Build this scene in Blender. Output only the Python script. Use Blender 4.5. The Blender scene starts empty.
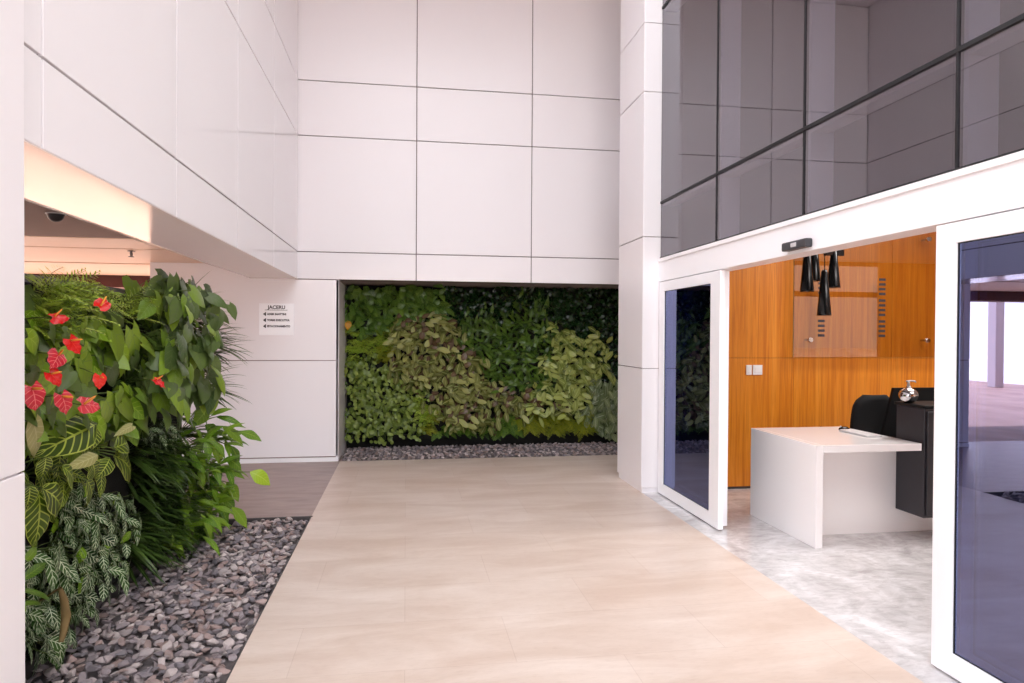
import bpy, bmesh, math, random
from mathutils import Vector, Matrix, noise
PI = math.pi
S = bpy.context.scene
COL = S.collection
rng = random.Random(7)

# ------------------------------------------------------------------ view, camera, world
S.view_settings.view_transform = 'Standard'
S.view_settings.look = 'None'
S.view_settings.gamma = 1.0
S.view_settings.use_curve_mapping = False
S.view_settings.exposure = 1.08
try:
    S.cycles.max_bounces = 10; S.cycles.diffuse_bounces = 6; S.cycles.glossy_bounces = 5
    S.cycles.transparent_max_bounces = 16; S.cycles.transmission_bounces = 6
    S.cycles.caustics_reflective = False; S.cycles.caustics_refractive = False
    S.cycles.sample_clamp_indirect = 6.0
except Exception:
    pass
F = 672.0; YAW = math.atan(106 / F); PITCH = math.radians(-0.6); ROLL = math.radians(0.33); H = 1.55
fw = Vector((math.sin(YAW) * math.cos(PITCH), math.cos(YAW) * math.cos(PITCH), math.sin(PITCH)))
r0 = Vector((math.cos(YAW), -math.sin(YAW), 0)); u0 = r0.cross(fw)
cr = r0 * math.cos(ROLL) + u0 * math.sin(ROLL); cu = u0 * math.cos(ROLL) - r0 * math.sin(ROLL)
CAMP = Vector((0, 0, H))
cam = bpy.data.cameras.new('camera'); cam.sensor_width = 36.0; cam.lens = 36.0 * F / 1024; cam.clip_start = 0.05
co = bpy.data.objects.new('camera', cam); COL.objects.link(co)
co.matrix_world = Matrix(((cr.x, cu.x, -fw.x, 0), (cr.y, cu.y, -fw.y, 0), (cr.z, cu.z, -fw.z, H), (0, 0, 0, 1)))
S.camera = co

def ray(px, py):
    return fw + cr * ((px - 512) / F) - cu * ((py - 341.5) / F)
def on(px, py, ax, v):            # where a sight line meets the plane x|y|z = v
    d = ray(px, py); i = 'xyz'.index(ax)
    return CAMP + d * ((v - CAMP[i]) / d[i])

W = bpy.data.worlds.new('world'); S.world = W; W.use_nodes = True
bg = W.node_tree.nodes['Background']
bg.inputs[0].default_value = (0.95, 0.975, 1.03, 1); bg.inputs[1].default_value = 1.85

# ------------------------------------------------------------------ materials
def srgb(r, g, b):
    f = lambda c: (c / 255 / 12.92) if c / 255 <= 0.04045 else ((c / 255 + 0.055) / 1.055) ** 2.4
    return (f(r), f(g), f(b), 1)
def newmat(name):
    m = bpy.data.materials.new(name); m.use_nodes = True
    nt = m.node_tree; b = nt.nodes['Principled BSDF']
    return m, nt, b
def N(nt, t, **kw):
    n = nt.nodes.new(t)
    for k, v in kw.items(): setattr(n, k, v)
    return n
def M(nt, op, a, b=None, c=None, clamp=False):
    n = nt.nodes.new('ShaderNodeMath'); n.operation = op; n.use_clamp = clamp
    for i, v in enumerate((a, b, c)):
        if v is None: continue
        if isinstance(v, (int, float)): n.inputs[i].default_value = v
        else: nt.links.new(v, n.inputs[i])
    return n.outputs[0]
def mixc(nt, fac, a, b, mode='MIX'):
    n = nt.nodes.new('ShaderNodeMix'); n.data_type = 'RGBA'; n.blend_type = mode
    if isinstance(fac, (int, float)): n.inputs[0].default_value = fac
    else: nt.links.new(fac, n.inputs[0])
    for i, v in ((6, a), (7, b)):
        if isinstance(v, tuple): n.inputs[i].default_value = v
        else: nt.links.new(v, n.inputs[i])
    return n.outputs[2]
def noise_tex(nt, scale, detail=3, rough=.5, vec=None, dist=0.0):
    n = N(nt, 'ShaderNodeTexNoise'); n.inputs['Scale'].default_value = scale; n.inputs['Detail'].default_value = detail
    n.inputs['Roughness'].default_value = rough; n.inputs['Distortion'].default_value = dist
    if vec is not None: nt.links.new(vec, n.inputs['Vector'])
    return n.outputs[0]
def ramp(nt, fac, stops):
    n = N(nt, 'ShaderNodeValToRGB'); e = n.color_ramp.elements
    while len(e) < len(stops): e.new(0.5)
    for i, (p, c) in enumerate(stops): e[i].position = p; e[i].color = c
    nt.links.new(fac, n.inputs[0]); return n.outputs[0]
def objvec(nt, scale=(1, 1, 1)):
    t = N(nt, 'ShaderNodeTexCoord'); mp = N(nt, 'ShaderNodeMapping'); mp.inputs['Scale'].default_value = scale
    nt.links.new(t.outputs['Object'], mp.inputs[0]); return mp.outputs[0]
def plain(name, col, rough=.5, metal=0.0, spec=.5, var=.04, scale=6, bump=0.0):
    m, nt, b = newmat(name)
    v = objvec(nt); f = noise_tex(nt, scale, 4, .6, v)
    dark = tuple(max(0, c * (1 - var)) for c in col[:3]) + (1,); lite = tuple(min(1, c * (1 + var)) for c in col[:3]) + (1,)
    nt.links.new(mixc(nt, f, dark, lite), b.inputs['Base Color'])
    b.inputs['Roughness'].default_value = rough; b.inputs['Metallic'].default_value = metal
    b.inputs['Specular IOR Level'].default_value = spec
    if bump:
        bp = N(nt, 'ShaderNodeBump'); bp.inputs['Strength'].default_value = bump; bp.inputs['Distance'].default_value = .01
        nt.links.new(noise_tex(nt, scale * 8, 4, .6, v), bp.inputs['Height']); nt.links.new(bp.outputs[0], b.inputs['Normal'])
    return m
PANEL = plain('white_cladding', srgb(238, 233, 235), .32, spec=.45, var=.012, scale=1.5)
GLOSSP = plain('glossy_white_cladding', srgb(240, 236, 238), .06, spec=.5, var=.01, scale=1.5)
SOFFIT = plain('satin_white_soffit', srgb(226, 214, 210), .13, spec=.55, var=.02, scale=2)
GAP = plain('panel_joint', srgb(120, 106, 106), .8)
WHITE = plain('white_paint', srgb(243, 241, 242), .3, var=.01)
FRAMEW = plain('white_lacquered_metal', srgb(244, 243, 246), .28, var=.008)
DARKFRAME = plain('dark_metal', srgb(16, 15, 20), .55, var=.05)
FIN = plain('pale_grey_mullion', srgb(215, 212, 214), .5)
BLACK = plain('black_lacquer', srgb(10, 10, 12), .18, spec=.5, var=.1)
BLACKG = plain('black_grey_laminate', srgb(40, 38, 44), .4, var=.06)
BLACKM = plain('matt_black', srgb(13, 13, 15), .6, spec=.25)
FABRIC = plain('black_fabric', srgb(14, 14, 16), .85, bump=.3, scale=30)
CHROME = plain('polished_steel', srgb(205, 203, 205), .12, metal=1.0, var=.03)
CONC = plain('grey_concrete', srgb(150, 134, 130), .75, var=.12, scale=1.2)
WARMCEIL = plain('bounce_tinted_ceiling', srgb(246, 222, 200), .45, var=.03)  # warm bounce light of the passage is put into this colour
RED = plain('rust_red_beam', srgb(96, 46, 36), .6, var=.1)
EXTW = plain('white_render', srgb(245, 240, 236), .6, var=.02)
EXTC = plain('shaded_white_column', srgb(176, 158, 154), .6, var=.04)  # white column, its shade mixed into the colour
SENSORM = plain('charcoal_plastic', srgb(52, 52, 56), .35)
GREYP = plain('light_grey_plastic', srgb(190, 188, 190), .4)
DESKM = plain('white_solid_surface', srgb(246, 242, 242), .12, var=.008)
GRIT = plain('grey_grit', srgb(112, 104, 104), .85, var=.3, scale=40, bump=.4)
KERB = plain('dark_kerb', srgb(78, 72, 72), .6, var=.2, scale=12)
SOIL = plain('dark_growing_felt', srgb(26, 24, 20), .95, var=.4, scale=20, bump=.5)
CAPM = plain('grey_metal_capping', srgb(120, 114, 116), .4, var=.08)
STALK = plain('green_stalk', srgb(86, 104, 44), .5, var=.2, scale=10)
TRUNK = plain('dry_brown_stem', srgb(120, 98, 58), .8, var=.25, scale=14)
INK = plain('dark_lettering', srgb(52, 46, 52), .5)
SIGNM = plain('white_acrylic', srgb(252, 251, 254), .2, var=.006)

def mat_floor():
    m, nt, b = newmat('beige_stone_paving')
    v = objvec(nt)
    br = N(nt, 'ShaderNodeTexBrick'); nt.links.new(v, br.inputs['Vector'])
    br.inputs['Scale'].default_value = 1.0; br.inputs['Brick Width'].default_value = 1.05; br.inputs['Row Height'].default_value = .52
    br.inputs['Mortar Size'].default_value = .0022; br.inputs['Mortar Smooth'].default_value = .3; br.offset = .5; br.inputs['Bias'].default_value = 0
    br.inputs['Color1'].default_value = srgb(216, 200, 188); br.inputs['Color2'].default_value = srgb(208, 187, 171)
    br.inputs['Mortar'].default_value = srgb(186, 163, 147)
    v2 = objvec(nt, (.7, 2.4, 1)); cl = noise_tex(nt, 1.6, 6, .62, v2, .6)
    c = mixc(nt, ramp(nt, cl, [(.36, (0, 0, 0, 1)), (.72, (1, 1, 1, 1))]), srgb(192, 168, 153), srgb(226, 212, 203))
    c = mixc(nt, .55, br.outputs[0], c)
    fine = noise_tex(nt, 26, 4, .7, v2)
    c = mixc(nt, ramp(nt, fine, [(.3, (0, 0, 0, 1)), (.5, (1, 1, 1, 1))]), mixc(nt, .12, c, srgb(150, 120, 100)), c)
    nt.links.new(c, b.inputs['Base Color']); b.inputs['Roughness'].default_value = .38; b.inputs['Specular IOR Level'].default_value = .35
    return m
def mat_polished():
    m, nt, b = newmat('polished_concrete')
    v = objvec(nt); a = noise_tex(nt, 2.2, 7, .62, v, 1.4)
    a2 = noise_tex(nt, 9, 6, .7, objvec(nt, (1, 2.5, 1)), .8)
    c = ramp(nt, a, [(.34, srgb(186, 180, 180)), (.52, srgb(214, 210, 210)), (.66, srgb(232, 229, 230))])
    c = mixc(nt, ramp(nt, a2, [(.38, (.28, .28, .28, 1)), (.55, (0, 0, 0, 1))]), c, srgb(132, 126, 124))
    nt.links.new(c, b.inputs['Base Color']); b.inputs['Roughness'].default_value = .16
    return m
def mat_passage():
    m, nt, b = newmat('grey_brown_paving')
    v = objvec(nt, (1, 3.5, 1)); a = noise_tex(nt, 3, 5, .6, v, .4)
    nt.links.new(ramp(nt, a, [(.3, srgb(132, 110, 104)), (.7, srgb(160, 138, 130))]), b.inputs['Base Color'])
    b.inputs['Roughness'].default_value = .35
    return m
def mat_redpave():
    m, nt, b = newmat('reddish_paving')
    v = objvec(nt, (1, .5, 1)); a = noise_tex(nt, 1.5, 6, .6, v, .3)
    nt.links.new(ramp(nt, a, [(.3, srgb(150, 112, 96)), (.7, srgb(186, 150, 132))]), b.inputs['Base Color'])
    b.inputs['Roughness'].default_value = .6
    return m
def mat_wood():
    m, nt, b = newmat('oak_veneer')
    v = objvec(nt, (16, 16, .55)); a = noise_tex(nt, 1.6, 5, .6, v, .5)
    v2 = objvec(nt, (70, 70, 1.2)); f = noise_tex(nt, 2, 3, .6, v2)
    c = ramp(nt, a, [(.28, srgb(196, 106, 20)), (.5, srgb(220, 132, 32)), (.72, srgb(232, 150, 50))])
    c = mixc(nt, ramp(nt, f, [(.32, (.5, .5, .5, 1)), (.5, (0, 0, 0, 1))]), c, srgb(176, 96, 30))
    nt.links.new(c, b.inputs['Base Color']); b.inputs['Roughness'].default_value = .38
    return m
def mat_glass(name, tint, gl, ior, rough=0.0):
    m, nt, b = newmat(name); nt.nodes.remove(b)
    tr = N(nt, 'ShaderNodeBsdfTransparent'); tr.inputs[0].default_value = tint
    g = N(nt, 'ShaderNodeBsdfGlossy'); g.inputs['Color'].default_value = gl; g.inputs['Roughness'].default_value = rough
    fr = N(nt, 'ShaderNodeFresnel'); fr.inputs[0].default_value = ior
    ge = N(nt, 'ShaderNodeNewGeometry'); fac = M(nt, 'MULTIPLY', fr.outputs[0], M(nt, 'SUBTRACT', 1.0, ge.outputs['Backfacing']))
    mx = N(nt, 'ShaderNodeMixShader'); nt.links.new(fac, mx.inputs[0]); nt.links.new(tr.outputs[0], mx.inputs[1]); nt.links.new(g.outputs[0], mx.inputs[2])
    nt.links.new(mx.outputs[0], nt.nodes['Material Output'].inputs[0])
    return m
FLOOR = mat_floor(); POLISH = mat_polished(); PASS = mat_passage(); REDP = mat_redpave(); WOOD = mat_wood()
GLASSU = mat_glass('smoked_glass', (.62, .62, .66, 1), (.93, .89, .95, 1), 2.9)
GLASSD = mat_glass('blue_tinted_door_glass', (.19, .22, .40, 1), (.52, .59, 1.0, 1), 3.6)
GLASSP = mat_glass('clear_panel_glass', (.88, .85, .77, 1), (1, .96, .92, 1), 2.2)
GLEDGE = plain('green_glass_edge', srgb(150, 140, 96), .2)
GLASSW = mat_glass('bronze_window_glass', (.55, .47, .42, 1), (1, 1, 1, 1), 1.2)

def mat_leaf(name, base, alt, vein=None, veinw=.10, nlines=9, slope=3.2, mid=.07, edge=None, rough=.29, trans=.22, side=True):
    """leaf skin: colour varies leaf by leaf, veins follow the blade's own coordinates"""
    m, nt, b = newmat(name)
    at = N(nt, 'ShaderNodeAttribute'); at.attribute_name = 'leaf_random'
    uv = N(nt, 'ShaderNodeUVMap'); sp = N(nt, 'ShaderNodeSeparateXYZ'); nt.links.new(uv.outputs[0], sp.inputs[0])
    u = sp.outputs[0]; v = M(nt, 'ABSOLUTE', M(nt, 'SUBTRACT', M(nt, 'MULTIPLY', sp.outputs[1], 2.0), 1.0))
    c = mixc(nt, at.outputs['Fac'], base, alt)
    if vein is not None:
        fac = M(nt, 'LESS_THAN', v, mid)
        if side:
            t = M(nt, 'FRACT', M(nt, 'SUBTRACT', M(nt, 'MULTIPLY', u, float(nlines)), M(nt, 'MULTIPLY', v, slope * .5)))
            d = M(nt, 'ABSOLUTE', M(nt, 'SUBTRACT', t, .5))
            ln = N(nt, 'ShaderNodeMapRange'); nt.links.new(d, ln.inputs[0])
            ln.inputs[1].default_value = veinw; ln.inputs[2].default_value = veinw * 1.9; ln.inputs[3].default_value = 1; ln.inputs[4].default_value = 0
            fac = M(nt, 'MAXIMUM', fac, ln.outputs[0])
        if edge: fac = M(nt, 'MAXIMUM', fac, M(nt, 'GREATER_THAN', v, edge))
        c = mixc(nt, fac, c, vein)
    nt.links.new(c, b.inputs['Base Color']); b.inputs['Roughness'].default_value = rough
    b.inputs['Specular IOR Level'].default_value = .38
    tl = N(nt, 'ShaderNodeBsdfTranslucent'); nt.links.new(c, tl.inputs[0])
    mx = N(nt, 'ShaderNodeMixShader'); mx.inputs[0].default_value = trans
    nt.links.new(b.outputs[0], mx.inputs[1]); nt.links.new(tl.outputs[0], mx.inputs[2])
    nt.links.new(mx.outputs[0], nt.nodes['Material Output'].inputs[0])
    return m
L_ANTH = mat_leaf('anthurium_leaf', srgb(98, 128, 38), srgb(150, 176, 60), srgb(122, 146, 72), .035, 5, 2.6, .035)
L_ANTHD = mat_leaf('dark_anthurium_leaf', srgb(66, 86, 44), srgb(104, 124, 62), srgb(92, 106, 66), .035, 5, 2.6, .035)
L_ANTHB = mat_leaf('young_anthurium_leaf', srgb(112, 150, 34), srgb(140, 172, 44), srgb(164, 190, 78), .035, 5, 2.6, .04)
L_PALE = mat_leaf('pale_leaf_back', srgb(150, 150, 88), srgb(172, 166, 108), srgb(190, 184, 132), .05, 7, 3, .06)
L_ZEB = mat_leaf('yellow_veined_leaf', srgb(44, 62, 20), srgb(78, 102, 26), srgb(176, 190, 78), .07, 8, 3.2, .06, .93)
L_FIT = mat_leaf('white_veined_leaf', srgb(34, 60, 26), srgb(66, 100, 40), srgb(200, 210, 176), .075, 5, 2.6, .07)
L_FERN = mat_leaf('fine_fern_leaf', srgb(138, 168, 48), srgb(190, 206, 84))
L_STRAP = mat_leaf('dark_strap_leaf', srgb(30, 46, 22), srgb(84, 110, 46), srgb(98, 122, 62), side=False, mid=.12)
L_SPATH = mat_leaf('bright_lance_leaf', srgb(70, 110, 26), srgb(120, 152, 38), srgb(140, 168, 62), .03, 8, 3, .05)
L_SPATHY = mat_leaf('lime_lance_leaf', srgb(134, 168, 36), srgb(156, 184, 46), srgb(178, 198, 80), .03, 8, 3, .05)
L_BROAD = mat_leaf('broad_green_leaf', srgb(56, 88, 30), srgb(110, 142, 52), srgb(130, 158, 76), .03, 5, 2.6, .05)
L_ROUND = mat_leaf('small_round_leaf', srgb(84, 104, 38), srgb(148, 164, 78))
L_OLIVE = mat_leaf('silvery_olive_leaf', srgb(86, 92, 40), srgb(168, 168, 96), srgb(166, 168, 108), side=False, mid=.1)
L_OLIVEB = mat_leaf('bronze_backed_leaf', srgb(66, 48, 36), srgb(104, 80, 52), srgb(120, 98, 68), side=False, mid=.1)
L_LIGHT = mat_leaf('light_olive_leaf', srgb(98, 112, 44), srgb(176, 182, 98), srgb(176, 184, 112), side=False, mid=.1)
L_DARK = mat_leaf('dark_glossy_leaf', srgb(18, 38, 18), srgb(40, 70, 30), rough=.22)
L_MID = mat_leaf('upright_green_leaf', srgb(44, 66, 22), srgb(92, 118, 42), srgb(104, 142, 62), side=False, mid=.08)
L_SILV = mat_leaf('silver_hanging_leaf', srgb(84, 100, 62), srgb(146, 156, 108), srgb(170, 176, 140), side=False, mid=.1)
L_FEATH = mat_leaf('feathery_green_leaf', srgb(66, 98, 30), srgb(108, 138, 46))
L_YFERN = mat_leaf('yellow_green_fern_leaf', srgb(124, 134, 30), srgb(172, 172, 50))
L_ORANGE = mat_leaf('yellow_orange_leaf', srgb(226, 160, 40), srgb(236, 178, 60))
L_RED = mat_leaf('red_spathe', srgb(206, 22, 28), srgb(222, 46, 30), srgb(226, 66, 52), .03, 5, 2.4, .04, rough=.2, trans=.12)
L_REDP = mat_leaf('pink_red_spathe', srgb(186, 32, 48), srgb(206, 62, 70), srgb(222, 110, 106), .05, 5, 2.4, .05, rough=.2, trans=.12)
SPADIX = plain('yellow_spadix', srgb(238, 150, 60), .5, var=.12, scale=60)

# ------------------------------------------------------------------ mesh helpers
def box_bm(bm, lo, hi, mi=0, bev=0.0, seg=2):
    r = bmesh.ops.create_cube(bm, size=1.0); vs = r['verts']
    c = [(a + b) / 2 for a, b in zip(lo, hi)]; s = [max(1e-4, b - a) for a, b in zip(lo, hi)]
    for v in vs: v.co = Vector((c[i] + v.co[i] * s[i] for i in range(3)))
    fs = list({f for v in vs for f in v.link_faces})
    for f in fs: f.material_index = mi
    if bev:
        es = list({e for v in vs for e in v.link_edges})
        r2 = bmesh.ops.bevel(bm, geom=es, offset=bev, segments=seg, affect='EDGES', profile=.6)
        for f in r2['faces']: f.material_index = mi
def lathe_bm(bm, prof, center, n=24, mi=0, axis='z', cap=True):
    cx, cy, cz = center; rings = []
    for r, h in prof:
        ring = []
        for k in range(n):
            a = 2 * PI * k / n; p = (r * math.cos(a), r * math.sin(a), h)
            if axis == 'y': p = (p[0], p[2], p[1])
            if axis == 'x': p = (p[2], p[0], p[1])
            ring.append(bm.verts.new((cx + p[0], cy + p[1], cz + p[2])))
        rings.append(ring)
    for a, b in zip(rings, rings[1:]):
        for k in range(n):
            f = bm.faces.new((a[k], a[(k + 1) % n], b[(k + 1) % n], b[k])); f.material_index = mi; f.smooth = True
    if cap:
        for rr in (rings[0][::-1], rings[-1]):
            f = bm.faces.new(rr); f.material_index = mi
def tube_bm(bm, pts, rad, n=8, mi=0):
    pts = [Vector(p) for p in pts]; rings = []
    for i, p in enumerate(pts):
        d = (pts[min(i + 1, len(pts) - 1)] - pts[max(i - 1, 0)]).normalized()
        a = d.orthogonal().normalized() if i == 0 else (rings_a - d * rings_a.dot(d)).normalized()
        rings_a = a; b = d.cross(a); r = rad[i] if isinstance(rad, (list, tuple)) else rad
        rings.append([bm.verts.new(p + (a * math.cos(2 * PI * k / n) + b * math.sin(2 * PI * k / n)) * r) for k in range(n)])
    for a, b in zip(rings, rings[1:]):
        for k in range(n):
            f = bm.faces.new((a[k], a[(k + 1) % n], b[(k + 1) % n], b[k])); f.smooth = True; f.material_index = mi
    bm.faces.new(rings[0][::-1]).material_index = mi; bm.faces.new(rings[-1]).material_index = mi
def link(name, bm, mats, parent=None, origin=None, smooth=False):
    bmesh.ops.recalc_face_normals(bm, faces=bm.faces)
    if origin is None and parent is None: origin = (0, 0, 0)
    if origin is not None: bmesh.ops.translate(bm, verts=bm.verts, vec=-Vector(origin))
    me = bpy.data.meshes.new(name); bm.to_mesh(me); bm.free()
    for m in (mats if isinstance(mats, (list, tuple)) else [mats]): me.materials.append(m)
    if smooth:
        for p in me.polygons: p.use_smooth = True
    o = bpy.data.objects.new(name, me); COL.objects.link(o)
    if parent is not None: o.parent = parent
    if origin is not None: o.location = origin
    return o
def tag(o, label=None, cat=None, group=None, kind=None):
    for k, v in (('label', label), ('category', cat), ('group', group), ('kind', kind)):
        if v: o[k] = v
    return o
def empty(name, loc, rz=0.0):
    o = bpy.data.objects.new(name, None); o.empty_display_size = .1; COL.objects.link(o); o.location = loc; o.rotation_euler = (0, 0, rz); return o
def B(*boxes):                                  # boxes: (lo, hi[, material index[, bevel]])
    bm = bmesh.new()
    for b in boxes: box_bm(bm, b[0], b[1], b[2] if len(b) > 2 else 0, b[3] if len(b) > 3 else 0)
    return bm
def struct(name, bm, mats, label, parent=None, cat=None):
    o = link(name, bm, mats, parent)
    if parent is None: tag(o, label, cat or name.split('_')[0], kind='structure')
    return o
def part(name, bm, mats, root, smooth=False):   # built in world space, stored relative to its root
    bmesh.ops.translate(bm, verts=bm.verts, vec=-root.matrix_basis.translation)
    return link(name, bm, mats, root, smooth=smooth)

# ------------------------------------------------------------------ the setting
FX = -1.285; BW = 8.36; RX = 2.45; ZC = 6.05
ZJ = [-.01, 1.223, 2.20, 2.53, 3.92, 4.58, ZC]          # panel joints shared by all walls
def panels(bm, axis, plane, thick, a_cuts, z_cuts, gap=.011, sgn=1, bev=.002, mi=0):
    for a0, a1 in zip(a_cuts, a_cuts[1:]):
        for z0, z1 in zip(z_cuts, z_cuts[1:]):
            g = gap / 2; lo_t, hi_t = sorted((plane, plane + sgn * thick))
            if axis == 'y': box_bm(bm, (a0 + g, lo_t, z0 + g), (a1 - g, hi_t, z1 - g), mi, bev, 1)
            else: box_bm(bm, (lo_t, a0 + g, z0 + g), (hi_t, a1 - g, z1 - g), mi, bev, 1)

struct('floor', B(((-.785, -14, -.10), (2.30, 8.36, 0)), ((2.30, 7.05, -.10), (3.12, 8.36, 0))), FLOOR, 'large beige stone paving slabs of the forecourt between the green wall and the glass doors')
struct('floor_lobby', B(((2.30, -14, -.10), (13.2, 6.6, .0))), POLISH, 'polished pale grey cloudy concrete floor of the lobby')
struct('floor_passage', B(((-9.0, 5.86, -.10), (-.785, 8.75, 0)), ((-9.0, -14, -.10), (-1.76, 5.86, 0))), PASS, 'grey brown stone paving of the passage behind the gravel bed')
struct('floor_bed', B(((-1.76, -14, -.14), (-.785, 5.86, -.045)), ((-.83, 8.36, -.14), (3.14, 9.55, -.03)), ((-9, -14, -.3), (9, 12, -.15))), GRIT, 'dark base under the gravel beds')
struct('pavement', B(((-40, 8.75, -.12), (-2.9, 40, -.005)), ((-40, -14, -.12), (-9.0, 8.75, -.005))), REDP, 'sunlit reddish pavement beyond the covered passage')
struct('plaza', B(((-60, -70, -.2), (60, -14, -.01))), FLOOR, 'beige paved square in front of the entrance')
tr = struct('trim_1', B(((-.789, -2, -.05), (-.781, 5.87, .002)), ((-1.76, 5.85, -.05), (-.775, 5.872, .004))), KERB, 'dark metal edging between the gravel bed and the paving', cat='trim')

bm = bmesh.new()
panels(bm, 'y', BW, .03, [-1.30, .12, 1.56, 3.1], [2.20, 2.53, 3.92, 4.58, ZC])
box_bm(bm, (-1.30, BW + .018, 2.204), (3.2, BW + .30, ZC), 1)
box_bm(bm, (-.80, BW + .30, 2.215), (3.2, 9.56, 2.45), 2)
struct('wall_back', bm, [PANEL, GAP, CONC], 'back wall of large white cladding panels above the planted recess')
bm = bmesh.new()
panels(bm, 'y', BW, .03, [-2.94, -.805], [.06, 1.223])
box_bm(bm, (-2.935, BW, 1.2285), (-1.315, BW + .03, 2.364)); box_bm(bm, (-1.315, BW, 1.2285), (-.81, BW + .03, 2.194))
box_bm(bm, (-2.935, BW + .018, 0), (-1.315, BW + 1.16, 2.37), 1)
box_bm(bm, (-1.315, BW + .018, 0), (-.81, BW + 1.16, 2.2), 1)
panels(bm, 'x', -.805, -.03, [BW + .0, BW + 1.15], [-.08, 2.2], 0.0, 1)
box_bm(bm, (-.84, BW + .02, 2.19), (-.80, BW + 1.2, 2.25), 1)
struct('wall_passage', bm, [PANEL, CONC], 'white panelled wall with the direction sign left of the planted recess')
struct('baseboard_back', B(((-2.94, BW - .006, 0), (-.805, BW + .02, .05), 0, .003)), WHITE, 'white plinth strip at the foot of the signed wall', cat='baseboard')
struct('wall_recess', B(((-.81, 9.50, -.1), (3.3, 9.62, 2.22))), SOIL, 'dark backing of the planted recess')
struct('wall_right', B(((3.12, 7.05, -.1), (3.3, 9.50, 6.04))), PANEL, 'white wall closing the planted recess behind the pillar')
# left fascia with its glossy panels, dropped soffit behind
bm = bmesh.new()
panels(bm, 'x', FX, -.03, [-1.55, -.15, 1.24, 2.64, 4.06, 5.457, 6.89, 8.352], [2.20, 2.53, 3.92, 4.58, ZC])
box_bm(bm, (FX - .30, -1.5, 2.206), (FX - .018, BW, ZC), 1)
struct('wall_left', bm, [GLOSSP, GAP], 'glossy white panelled fascia over the left green wall')
bm = bmesh.new()
def prism(bm, prof, y0, y1, mi=0):             # profile in x,z run along y
    a = [bm.verts.new((x, y0, z)) for x, z in prof]; b = [bm.verts.new((x, y1, z)) for x, z in prof]
    n = len(prof)
    for i in range(n):
        bm.faces.new((a[i], a[(i + 1) % n], b[(i + 1) % n], b[i])).material_index = mi
    bm.faces.new(a[::-1]).material_index = mi; bm.faces.new(b).material_index = mi
prism(bm, [(FX - .001, 2.199), (-1.83, 2.199), (-2.36, 2.372), (-2.36, 2.44), (FX - .031, 2.44), (FX - .031, 2.2045), (FX - .001, 2.2045)], -1.5, BW - .002)
struct('ceiling_soffit', bm, SOFFIT, 'satin white boxed soffit along the lower edge of the left fascia', cat='ceiling')
bm = bmesh.new()
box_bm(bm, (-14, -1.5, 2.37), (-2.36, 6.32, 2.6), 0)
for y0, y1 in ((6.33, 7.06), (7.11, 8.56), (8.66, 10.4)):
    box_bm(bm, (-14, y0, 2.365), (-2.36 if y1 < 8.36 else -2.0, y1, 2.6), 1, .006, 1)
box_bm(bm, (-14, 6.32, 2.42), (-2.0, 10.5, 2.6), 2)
struct('ceiling_garage', bm, [CONC, WARMCEIL, KERB], 'low ceiling of the covered passage, grey then boards tinted cream for bounced sunlight', cat='ceiling')
struct('beam', B(((-14, 10.5, 2.20), (-2.0, 10.9, 2.7)), ((-14, 10.9, 2.32), (-2.0, 11.3, 2.7))), RED, 'dark rust red beam across the far end of the passage')
struct('wall_upper', B(((-14, -1.5, 2.6), (FX - .31, 11.3, 6.3))), EXTW, 'upper storey of the building over the covered passage')
struct('wall_rear', B(((FX - .31, 9.63, 0), (3.13, 11.3, 6.3)), ((FX - .31, 8.70, 2.46), (3.13, 9.63, 6.3))), EXTW, 'building core behind the planted recess')
struct('wall_core', B(((3.31, 6.75, 0), (13.2, 11.3, 6.04))), EXTW, 'building core behind the oak lobby wall')
struct('wall_tower', B(((2.62, -1.6, ZC), (13.2, 11.3, 14))), EXTW, 'unseen block added over the lobby to keep the sun off the forecourt')  # unseen height added to block the sun from the fascia
struct('ceiling', B(((FX - .3, 5.7, ZC), (2.6, 8.72, ZC + .25))), PANEL, 'high white ceiling over the forecourt')
# far outside
struct('wall_far', B(((-15.4, 11.6, 0), (-15, 34.0, 8)), ((-15, 34, 0), (2, 34.4, 8)), ((-15, 11.6, 0), (-14.95, 34, .25))), EXTW, 'white building across the sunlit pavement')
struct('column_far', B(((-13.35, 18.15, 0), (-13.05, 18.45, 8), 0, .02)), EXTC, 'white column with shade in its grey pink colour of the building across the pavement', cat='column')
# near pillar
bm = bmesh.new()
panels(bm, 'x', -1.235, -.03, [1.4, 2.43], [0, 1.09, 3.92, ZC], .008)
box_bm(bm, (-1.75, 1.4, 0), (-1.25, 2.42, ZC), 0)
panels(bm, 'y', 2.44, -.03, [-1.75, -1.24], [0, 1.09, 3.92, ZC], .008)
struct('column_left', bm, [PANEL], 'white panelled pillar at the near end of the left green wall', cat='column')
# right pillar
bm = bmesh.new(); PX = 2.285
panels(bm, 'x', PX, .03, [6.30, 7.06], [.05, 1.224, 2.514, 3.93, 4.60, ZC], .010)
panels(bm, 'y', 6.30, .03, [PX, RX + .02], [.05, 1.224, 2.514, 3.93, 4.60, ZC], .006)
box_bm(bm, (PX + .018, 6.318, .0), (2.95, 7.05, ZC), 1)
box_bm(bm, (PX + .012, 6.312, 0), (RX + .02, 7.04, .05), 0)
struct('column_right', bm, [PANEL, GAP, GREYP], 'white panelled pillar between the back wall and the glass doors', cat='column')

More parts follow.
